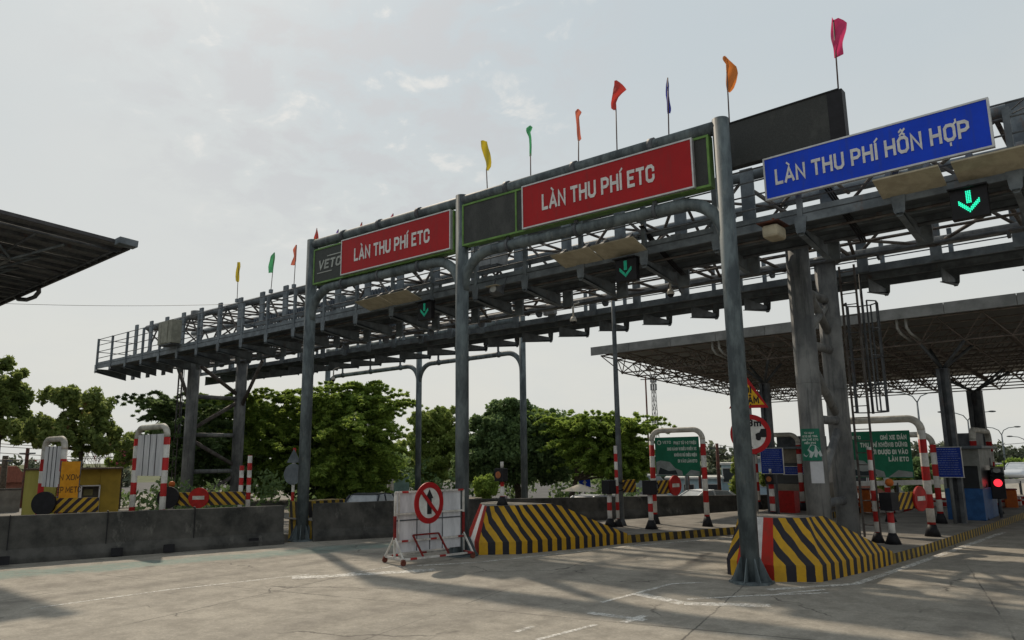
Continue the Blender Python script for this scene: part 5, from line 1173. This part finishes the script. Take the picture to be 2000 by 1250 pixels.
# bare branches with a few reddish leaves
c = atd(205, 860, 36); G = T('bare_shrub', 'bare twiggy branches with sparse reddish leaves right of the two tiered tree', 'shrub', (c[0], c[1], -.75)); mb = MB(); rr = random.Random(4); tips = []
def twig(p, d, l, r_, n):
    q = p+d*l; mb.tube([p, q], r_, 4, r2=r_*.6, cap=False); tips.append(q)
    if n > 0:
        for _ in range(3): twig(q, (d+Vector((rr.uniform(-.6, .6), rr.uniform(-.6, .6), rr.uniform(-.35, .45)))).normalized(), l*.72, r_*.6, n-1)
for _ in range(3): twig(Vector((0, 0, 0)), Vector((rr.uniform(-.25, .25), rr.uniform(-.25, .25), 1)).normalized(), 1.5, .035, 4)
P('branches', mb, bark, G); vs, fs = leaves([(tuple(t), (.08, .08, .08)) for t in tips[::3]], 2, .12); mb = MB(); mb.v = vs; mb.f = fs; mb.sm = [False]*len(fs); mb.mi = [0]*len(fs); P('leaves', mb, leaf_mat('reddish_leaves', (.16, .04, .05), (.30, .08, .09)), G)
tree('small pale tree between the far left frame and the left gantry columns', 45, 238, [(232, 905, 18, 9), (262, 895, 26, 14), (250, 880, 16, 7)], LM['mid'], 26, 60, .22, trunk_r=.08)
tree('feathery tree behind the left gantry columns', 44, 345, [(330, 800, 38, 24), (370, 845, 70, 50), (330, 890, 60, 40), (400, 920, 70, 40)], LM['dark'], 70, 90, .30, 'feather')
tree('bright green feathery tree between the left gantry columns and the left sign post', 46, 470, [(430, 800, 50, 28), (500, 815, 70, 35), (560, 830, 60, 40), (480, 870, 100, 45), (520, 925, 90, 45), (420, 880, 50, 50), (560, 780, 30, 10)], LM['mid'], 120, 100, .30, 'feather')
tree('tall feathery tree right of the left sign post with fronds reaching right', 44, 670, [(640, 800, 48, 34), (695, 785, 48, 30), (740, 810, 42, 26), (680, 850, 85, 48), (650, 910, 90, 55), (730, 880, 50, 40), (690, 940, 70, 40), (710, 762, 14, 8)], LM['mid'], 150, 100, .30, 'feather', trunk_r=.2)
tree('dark leafy tree low behind the tall feathery tree', 47, 620, [(610, 880, 60, 55), (700, 920, 80, 50), (640, 950, 90, 30)], LM['dark'], 70, 90, .32)
tree('pale leafy tree seen in the gap right of the tall feathery tree', 62, 790, [(770, 900, 34, 36), (800, 925, 40, 30), (760, 940, 30, 24)], LM['light'], 50, 80, .32)
tree('light green tree between the rear gantry post and the middle sign post', 54, 855, [(838, 830, 36, 26), (868, 825, 32, 26), (850, 865, 48, 36), (860, 910, 48, 40), (830, 900, 30, 34)], LM['light'], 90, 90, .30)
tree('big dark round tree right of the middle sign post', 46, 1010, [(1005, 840, 62, 52), (960, 860, 56, 46), (1060, 850, 58, 46), (1000, 900, 92, 56), (1075, 900, 62, 52), (940, 910, 48, 46), (990, 800, 28, 18)], LM['dark'], 170, 110, .28, trunk_r=.25)
tree('spreading feathery tree behind the tall grey mast', 43, 1112, [(1110, 830, 40, 18), (1160, 835, 55, 20), (1215, 840, 48, 20), (1250, 838, 30, 10), (1130, 870, 50, 28), (1200, 875, 70, 30), (1240, 895, 40, 30), (1180, 915, 60, 24), (1228, 920, 50, 30)], LM['mid'], 130, 90, .28, 'feather', trunk_r=.17)
tree('round bush behind the black signal on the left striped cushion', 42, 950, [(948, 955, 20, 22)], LM['mid'], 24, 60, .22, name='bush', cat='bush', limbs=False)
tree('low dull tree under the green banner frame', 70, 1330, [(1300, 920, 34, 18), (1345, 925, 34, 14), (1390, 935, 40, 12), (1300, 945, 40, 18)], LM['far'], 50, 60, .4)
tree('yellowish green shrub left of the tallest sign post, beside the pale blue house', 40, 1452, [(1446, 925, 14, 30), (1450, 955, 16, 22)], LM['light'], 26, 60, .22, name='shrub', cat='shrub')
tree('small yellow green tree under the middle of the right green banner', 52, 1745, [(1745, 930, 24, 18), (1730, 945, 20, 14)], LM['light'], 26, 60, .28)
tree('dark tree behind the striped right height frame', 60, 1805, [(1805, 930, 24, 24), (1790, 950, 30, 20)], LM['dark'], 26, 60, .34)
tree('small shrub beside the left toll booth', 45, 1500, [(1500, 940, 14, 14)], LM['light'], 14, 50, .2, name='shrub', cat='shrub')
for k, (px, rx, ry, lab) in enumerate(((1985, 24, 26, 'rounded tree beyond the road at the right edge'), (2040, 50, 30, 'tree beyond the road just past the right edge'), (1975, 20, 14, 'low tree beyond the road behind the traffic light'))):
    tree(lab, 85+k*6, px, [(px, 935+6*k, rx, ry)], LM['mid'], 24, 70, .5)
def hedge(name, pts, h, m, nl, size):
    cl = []
    for (a, b_) in zip(pts[:-1], pts[1:]):
        a = np.array(a); b_ = np.array(b_); L_ = np.linalg.norm(b_-a); n = int(L_/.9)
        for i in range(n): q = a+(b_-a)*i/n; cl.append(((q[0]+RNG.normal()*.5, q[1]+RNG.normal()*.5, -.7+h*RNG.uniform(.2, .75)), (.9, .9, h*.4*RNG.uniform(.6, 1.2))))
    vs, fs = leaves(cl, nl, size); mb = MB(); mb.v = vs; mb.f = fs; mb.sm = [False]*len(fs); mb.mi = [0]*len(fs); o = P(name, mb, m); o['kind'] = 'stuff'
P2 = lambda px, D: atd(px, 950, D)[:2]
hedge('undergrowth', [P2(265, 47), P2(450, 48), P2(620, 50), P2(760, 56), P2(900, 50), P2(1090, 48), P2(1260, 52)], 3.0, LM['dark'], 170, .34)
hedge('undergrowth', [P2(285, 33), P2(345, 34), P2(470, 37), P2(600, 38)], 2.6, LM['dark'], 200, .26)
hedge('far_woodland', [P2(-60, 110), P2(60, 105), P2(260, 110)], 3.6, LM['far'], 110, .7)
hedge('far_woodland', [P2(1240, 110), P2(1450, 110), P2(1700, 120), P2(1860, 130), P2(2080, 150)], 4.6, LM['far'], 90, .8)

# ================================================================ BACKGROUND BUILDINGS
def oriented(label, name, px0, px1, D, ytop, cat='house', z0=-.75):
    a = atd(px0, 900, D); b_ = atd(px1, 900, D); w = math.hypot(*(b_-a)[:2]); rz = math.atan2(b_[1]-a[1], b_[0]-a[0]); h = atd((px0+px1)/2, ytop, D)[2]-z0
    return T(name, label, cat, ((a[0]+b_[0])/2, (a[1]+b_[1])/2, z0), rz), w, h
ywall = mat('yellow_painted_wall', (.34, .23, .035), (.26, .18, .03), .7, scale=2); ygreen = mat('faded_yellow_wall', (.36, .33, .09), (.26, .24, .06), .7, scale=2, stretch=(1, 1, .2))
G, w, h = oriented('low yellow kiosk with pale framed opening behind the far left height frame', 'yellow_kiosk', 52, 240, 31, 914, 'kiosk')
mb = MB(); mb.bb((-w/2, 0, 0), (-w*.18, 2.4, h-.06)); P('side_wall', mb, ygreen, G)
mb = MB(); mb.bb((-w*.18, .5, 0), (w*.06, .55, h-.1)); mb.bb((-w*.18, .45, h-.62), (w*.30, 2.4, h-.06)); mb.bb((w*.28, .4, 0), (w/2, 2.4, h-.06)); P('front_wall', mb, ywall, G)
mb = MB(); mb.bb((-w/2-.05, -.08, h-.058), (w/2+.05, 2.5, h)); P('roof', mb, mat('thin_brown_roof', (.10, .07, .05)), G)
mb = MB(); mb.bb((w*.06, .3, 0), (w*.09, .7, h-.62)); mb.bb((w*.27, .3, 0), (w*.285, .7, h-.62)); mb.bb((w*.06, .3, h-.66), (w*.285, .7, h-.62)); P('opening_frame', mb, alu, G)
mb = MB(); mb.bb((w*.09, .9, 0), (w*.27, .95, h-.66)); P('inner_wall', mb, mat('dim_beige_wall', (.16, .15, .13)), G)
mb = MB(); mb.bb((w*.11, .85, h-1.0), (w*.21, .895, h-.78)); P('menu_board', mb, mat('pale_yellow_board', (.34, .32, .16)), G)
mb = MB(); mb.bb((w*.14, .85, h-1.35), (w*.17, .895, h-1.15)); P('red_notice', mb, redp, G)
mb = MB(); mb.bb((-w*.12, .4, .2), (w*.02, .49, h-1.25)); P('dark_opening', mb, black, G)
G, w, h = oriented('orange cloth sign with faded black lettering hung before the yellow kiosk', 'cloth_sign', 121, 158, 25.3, 900, 'sign')
mb = MB(); mb.box((0, 0, h-.55), (w, .02, 1.06)); P('cloth', mb, mat('orange_yellow_cloth', (.62, .28, .02), (.52, .22, .015), .7), G)
P('lettering', text_mb('N XOM', .17, .52, bold=.15, x0=0, z0=h-.55, center=True, y0=-.011, depth=.004), mat('faded_black', (.10, .05, .02)), G); P('lettering', text_mb('EP METC', .17, .60, bold=.15, x0=0, z0=h-.9, center=True, y0=-.011, depth=.004), mat('faded_black', (.10, .05, .02)), G)
mb = MB(); mb.tube([(-w/2, .04, 0), (-w/2, .04, h)], .03, 6); mb2 = MB(); mb2.tube([(w/2, .04, 0), (w/2, .04, h)], .03, 6); P('pole', mb, steel_d, G); P('pole', mb2, steel_d, G)
G, w, h = oriented('dull grey boundary wall at the left edge beyond the kiosk', 'boundary_wall', -60, 48, 46, 958, 'wall'); mb = MB(); mb.bb((-w/2, 0, 0), (w/2, .2, h)); P('wall_body', mb, conc_l, G); mb = MB(); mb.bb((-w/2, -.03, h), (w/2, .23, h+.08)); P('coping', mb, conc, G)
def house(label, px0, px1, D, ytop, wall, roofm, wins, pitched=False, dep=6, name='house'):
    G, w, h = oriented(label, name, px0, px1, D, ytop); mb = MB(); mb.bb((-w/2, 0, 0), (w/2, dep, h-.15)); P('wall', mb, wall, G)
    if pitched: mb = MB(); mb.prism([(-w/2-.3, h-.15), (w/2+.3, h-.15), (w/2-.6, h+.9), (-w/2+.6, h+.9)], 'y', -.3, dep+.3); P('roof', mb, roofm, G)
    else: mb = MB(); mb.bb((-w/2-.15, -.2, h-.148), (w/2+.15, dep+.1, h)); P('roof', mb, roofm, G)
    for x, z, ww, hh in wins:
        mb = MB(); mb.box((x*w, -.01, z*h), (ww, .06, hh)); f = P('window', mb, glass, G); mb = MB(); t = .06
        for c_, s_ in (((x*w, -.03, z*h+hh/2), (ww+.1, .05, t)), ((x*w, -.03, z*h-hh/2), (ww+.1, .05, t)), ((x*w-ww/2, -.03, z*h), (t, .05, hh)), ((x*w+ww/2, -.03, z*h), (t, .05, hh))): mb.box(c_, s_)
        P('frame', mb, alu, f)
    return G
bluew = mat('pale_blue_wall', (.34, .44, .48), (.28, .37, .41), .7); whw = mat('off_white_wall', (.42, .42, .40), (.34, .34, .32), .75); brick = mat('brick_red_wall', (.26, .11, .08), (.18, .08, .06), .8); rtile = mat('red_tile_roof', (.24, .09, .06), (.16, .06, .045), .8, stretch=(8, 1, 1)); groof = mat('grey_sheet_roof', (.26, .28, .29), (.19, .2, .21), .6)
house('two storey pale blue house left of the tallest sign post', 1408, 1462, 62, 904, bluew, whw, [(-.25, .62, .9, 1.1), (.2, .62, .8, 1.1)])
house('low pale blue annexe left of the two storey house', 1300, 1408, 61, 932, bluew, whw, [(.3, .45, 1.2, .5), (-.1, .45, .8, .5)])
house('light blue building glimpsed behind the blue notice board near the round sign', 1468, 1525, 52, 892, mat('light_blue_cladding', (.36, .47, .56), (.32, .42, .5), .6), whw, [(-.1, .5, .5, .8)])
house('brick red house behind the right green banner', 1660, 1722, 66, 915, brick, rtile, [(-.2, .6, .8, .8), (.2, .6, .8, .8)], True)
house('white house with grey roof behind the right green banner', 1722, 1800, 68, 920, whw, groof, [(0, .62, .7, 1.0), (-.3, .62, .6, .8)], True)
house('long low grey roofed building seen through the trees behind the grey mast', 1225, 1300, 64, 950, whw, groof, [(.2, .5, .8, .5)], True)
house('distant grey flat roofed hall on the skyline at the right edge', 1945, 2060, 120, 905, mat('grey_hall', (.22, .23, .24)), groof, [(-.2, .7, 2, .8)])
house('pale building corner seen through the feathery tree beyond the left sign post', 585, 612, 60, 795, mat('pale_hidden_wall', (.40, .42, .45)), groof, [(0, .8, .6, .9)])
house('low brown roofed shed at the far left beyond the boundary wall', -40, 55, 60, 938, brick, rtile, [(0, .5, 1, .5)], True)
# portal arch seen through the trees
G, w, h = oriented('pale curved gate arch with teal wall seen through the trees above the trolley board', 'gate_arch', 757, 800, 50, 908, 'gate'); mb = MB()
mb.tube([(-w*.35, 0, 0), (-w*.35, 0, h*.75), (-w*.1, 0, h*.93), (w*.3, 0, h)], .22, 8); P('arch', mb, whitep, G); mb = MB(); mb.bb((-w*.2, .5, 0), (w*.5, .7, h*.8)); P('teal_wall', mb, mat('teal_wall', (.18, .28, .27)), G)

# ================================================================ LAMPS, TOWERS, POLES, WIRES
def lamp(label, px, ytop, D, arm, z0=-.0):
    b_ = atd(px, 900, D); zt = atd(px, ytop, D)[2]; G = T('street_lamp', label, 'street lamp', (b_[0], b_[1], z0), math.radians(42), 'double armed street lamps along the far road'); H = zt-z0
    mb = MB(); mb.tube([(0, 0, 0), (0, 0, H-.8)], .11, 8, r2=.07); P('pole', mb, steel, G)
    for s in (-1, 1):
        mb = MB(); mb.tube([(0, 0, H-.85), (s*arm*.18, 0, H-.35), (s*arm*.55, 0, H-.08), (s*arm, 0, H)], .045, 6); a = P('arm', mb, steel, G); mb = MB(); mb.sphere((s*(arm+.3), 0, H+.02), .42, 8, 5, (1, .35, .22)); P('lamp_head', mb, steel_d, a)
    return G
lamp('double armed street lamp between the canopy columns, nearest of its row', 1804, 765, 70, 1.9)
lamp('double armed street lamp behind the dark square canopy column', 1900, 804, 85, 2.2)
lamp('double armed street lamp left of the traffic light against the sky', 1963, 834, 100, 1.6)
lamp('double armed street lamp cut by the right edge of the photo', 2010, 852, 112, 1.7)
def tower(label, px, y0, y1, D, w):
    b_ = atd(px, y0, D); t_ = atd(px, y1, D); z0 = -.75; H = t_[2]-z0; G = T('lattice_tower', label, 'radio tower', (b_[0], b_[1], z0)); mb = MB(); n = max(8, int(H/1.6))
    for sx in (-1, 1):
        for sy in (-1, 1): mb.bar((sx*w, sy*w, 0), (sx*w*.45, sy*w*.45, H), .10)
    for i in range(n):
        a = w*(1-.55*i/n); c_ = w*(1-.55*(i+1)/n); z1, z2 = H*i/n, H*(i+1)/n
        for k in range(4):
            p, q = [(-1, -1), (1, -1), (1, 1), (-1, 1)][k], [(1, -1), (1, 1), (-1, 1), (-1, -1)][k]; mb.bar((p[0]*a, p[1]*a, z1), (q[0]*c_, q[1]*c_, z2), .06)
    P('lattice', mb, mat('pale_tower_steel', (.34, .33, .34)), G)
    for zf in (.985, .90, .55): mb = MB(); [mb.box((math.cos(t)*w*.95, math.sin(t)*w*.95, H*zf), (.28, .28, 1.3)) for t in (0, 2.1, 4.2)]; P('antenna_cluster', mb, mat('antenna_grey', (.22, .22, .24)), G)
tower('thin lattice radio mast with antennas right of the tall grey mast', 1281, 850, 738, 150, .55)
tower('tiny lattice radio mast on the skyline at the right edge', 1990, 910, 885, 180, .6)
def pole(label, px, ytop, D, r_=.12, cross=False, m=None, z0=-.75):
    b_ = atd(px, 900, D); H = atd(px, ytop, D)[2]-z0; G = T('utility_pole', label, 'pole', (b_[0], b_[1], z0), math.radians(30)); mb = MB(); mb.tube([(0, 0, 0), (0, 0, H)], r_, 8, r2=r_*.75); P('shaft', mb, m or rust, G)
    mb = MB(); mb.bar((-.5, 0, H-.3), (.5, 0, H-.3), .08); P('crossarm', mb, steel_d, G); return G
pole('thin dark pole left of the lattice mast', 1268, 735, 75, .10); pole('leaning dark red utility pole left of the pale blue house', 1402, 866, 50, .13)
pole('reddish utility pole under the green banner', 1342, 908, 55, .11); pole('twin pole under the middle of the green banner', 1339, 912, 48, .13, m=colm); pole('short reddish pole by the right post of the green banner frame', 1365, 905, 56, .12)
pole('dark utility pole left of the yellow kiosk', 52, 875, 50, .12); pole('thick stub pole at the far left with spreading head', 10, 890, 52, .2, m=bark)
def wire(label, a, b_, sag, r_=.012):
    G = T('overhead_wire', label, 'wire', tuple(a)); mb = MB(); pts = [np.array(a)+(np.array(b_)-np.array(a))*t-np.array([0, 0, sag*4*t*(1-t)]) for t in np.linspace(0, 1, 20)]; mb.tube([tuple(p-np.array(a)) for p in pts], r_, 4, cap=False); P('cable', mb, black, G)
wire('thin wire crossing the sky from the left edge to the truss gantry', atd(-60, 590, 40), onY(455, 594, 17.2), .12, .009)
for k, (ya, yb_, lab) in enumerate(((866, 872, 'topmost'), (872, 876, 'second'), (884, 890, 'third'), (902, 884, 'lowest'))):
    wire('%s of the sagging wires across the far left trees' % lab, atd(-80, ya-6, 48), atd(345, yb_-2, 56), .25, .018)
for k, (ya, yb_, lab) in enumerate(((869, 872, 'upper'), (886, 888, 'middle'), (892, 902, 'lower'))):
    wire('%s wire running right from the leaning utility pole' % lab, atd(1402, ya, 50), atd(1490, yb_, 50), .12, .014)
wire('upper thin wire across the sky at the right edge beyond the lamps', atd(1850, 870, 80), atd(2060, 858, 80), .2, .02); wire('lower thin wire across the sky at the right edge beyond the lamps', atd(1850, 886, 80), atd(2060, 886, 80), .1, .02)
wire('upper cable leaving the top right end of the truss', onY(1976, 214, 15.2), onY(2060, 140, 12), .0, .012); wire('lower cable leaving the top right end of the truss', onY(1976, 222, 15.2), onY(2060, 172, 12), .02, .012)

# ================================================================ PEOPLE
def person(label, loc, rz, sc_, cloth, hat, sit=False):
    G = T('person', label, 'person', loc, rz)
    z = .45 if sit else .92; V = []; E_ = []; Rr = []
    def v(p, r_): V.append(p); Rr.append(r_); return len(V)-1
    pel = v((0, 0, z), .15); ch = v((0, -.02, z+.28), .15); up_ = v((0, 0, z+.48), .14); nk = v((0, -.01, z+.57), .06); hd = v((0, -.02, z+.68), .095); hd2 = v((0, -.02, z+.76), .085)
    E_ += [(pel, ch), (ch, up_), (up_, nk), (nk, hd), (hd, hd2)]
    for s in (-1, 1):
        sh = v((s*.18, 0, z+.47), .065); el = v((s*.25, -.08, z+.2), .045); ha = v((s*.2, -.30, z+.22), .035); E_ += [(up_, sh), (sh, el), (el, ha)]
        for k in range(4): f = v((s*.2+(k-1.5)*.02, -.39, z+.21-.01*k), .009); E_.append((ha, f))
        th = v((s*.05, -.34, z-.35), .011) if False else None
        hp = v((s*.09, 0, z-.04), .095); kn = v((s*.10, -.42 if sit else -.02, z-.02 if sit else .48), .065); an = v((s*.10, -.42 if sit else .02, .08), .045); to = v((s*.10, -.56 if sit else -.14, .04), .04); E_ += [(pel, hp), (hp, kn), (kn, an), (an, to)]
    me = bpy.data.meshes.new('body'); me.from_pydata(V, E_, []); me.materials.append(mat(cloth[0], cloth[1], rough=.8)); o = bpy.data.objects.new('body', me); COL.objects.link(o); o.parent = G
    sk = o.modifiers.new('skin', 'SKIN'); sk.use_smooth_shade = True
    for i, r_ in enumerate(Rr): me.skin_vertices[0].data[i].radius = (r_, r_)
    me.skin_vertices[0].data[0].use_root = True
    ss = o.modifiers.new('sub', 'SUBSURF'); ss.levels = 1; ss.render_levels = 1
    mb = MB(); mb.sphere((0, -.015, z+.76), .115, 12, 8, (1, 1.05, .72)); P('hat', mb, mat(hat[0], hat[1]), G)
    mb = MB(); mb.sphere((0, -.075, z+.70), .07, 10, 6, (1, .7, 1.1)); P('face', mb, mat('skin', (.35, .2, .14)), G)
    mb = MB(); mb.sphere((0, -.105, z+.665), .055, 10, 6, (1, .6, .7)); P('face_mask', mb, mat('pale_green_mask', (.35, .55, .50)), G); return G
q = onY(1905, 950, 29.2); person('seated attendant with pale green face mask inside the right toll booth window', (-4.85, 29.2, .55), math.radians(10), 1, ('dark_uniform', (.03, .03, .045)), ('dark_hair', (.02, .015, .012)), True)
q = atd(985, 955, 27.5); person('person with pale pink hat beyond the wall beside the black signal post', (q[0], q[1], -.7), math.radians(40), 1, ('dusty_pink_jacket', (.28, .17, .18)), ('pale_pink_hat', (.42, .32, .34)))
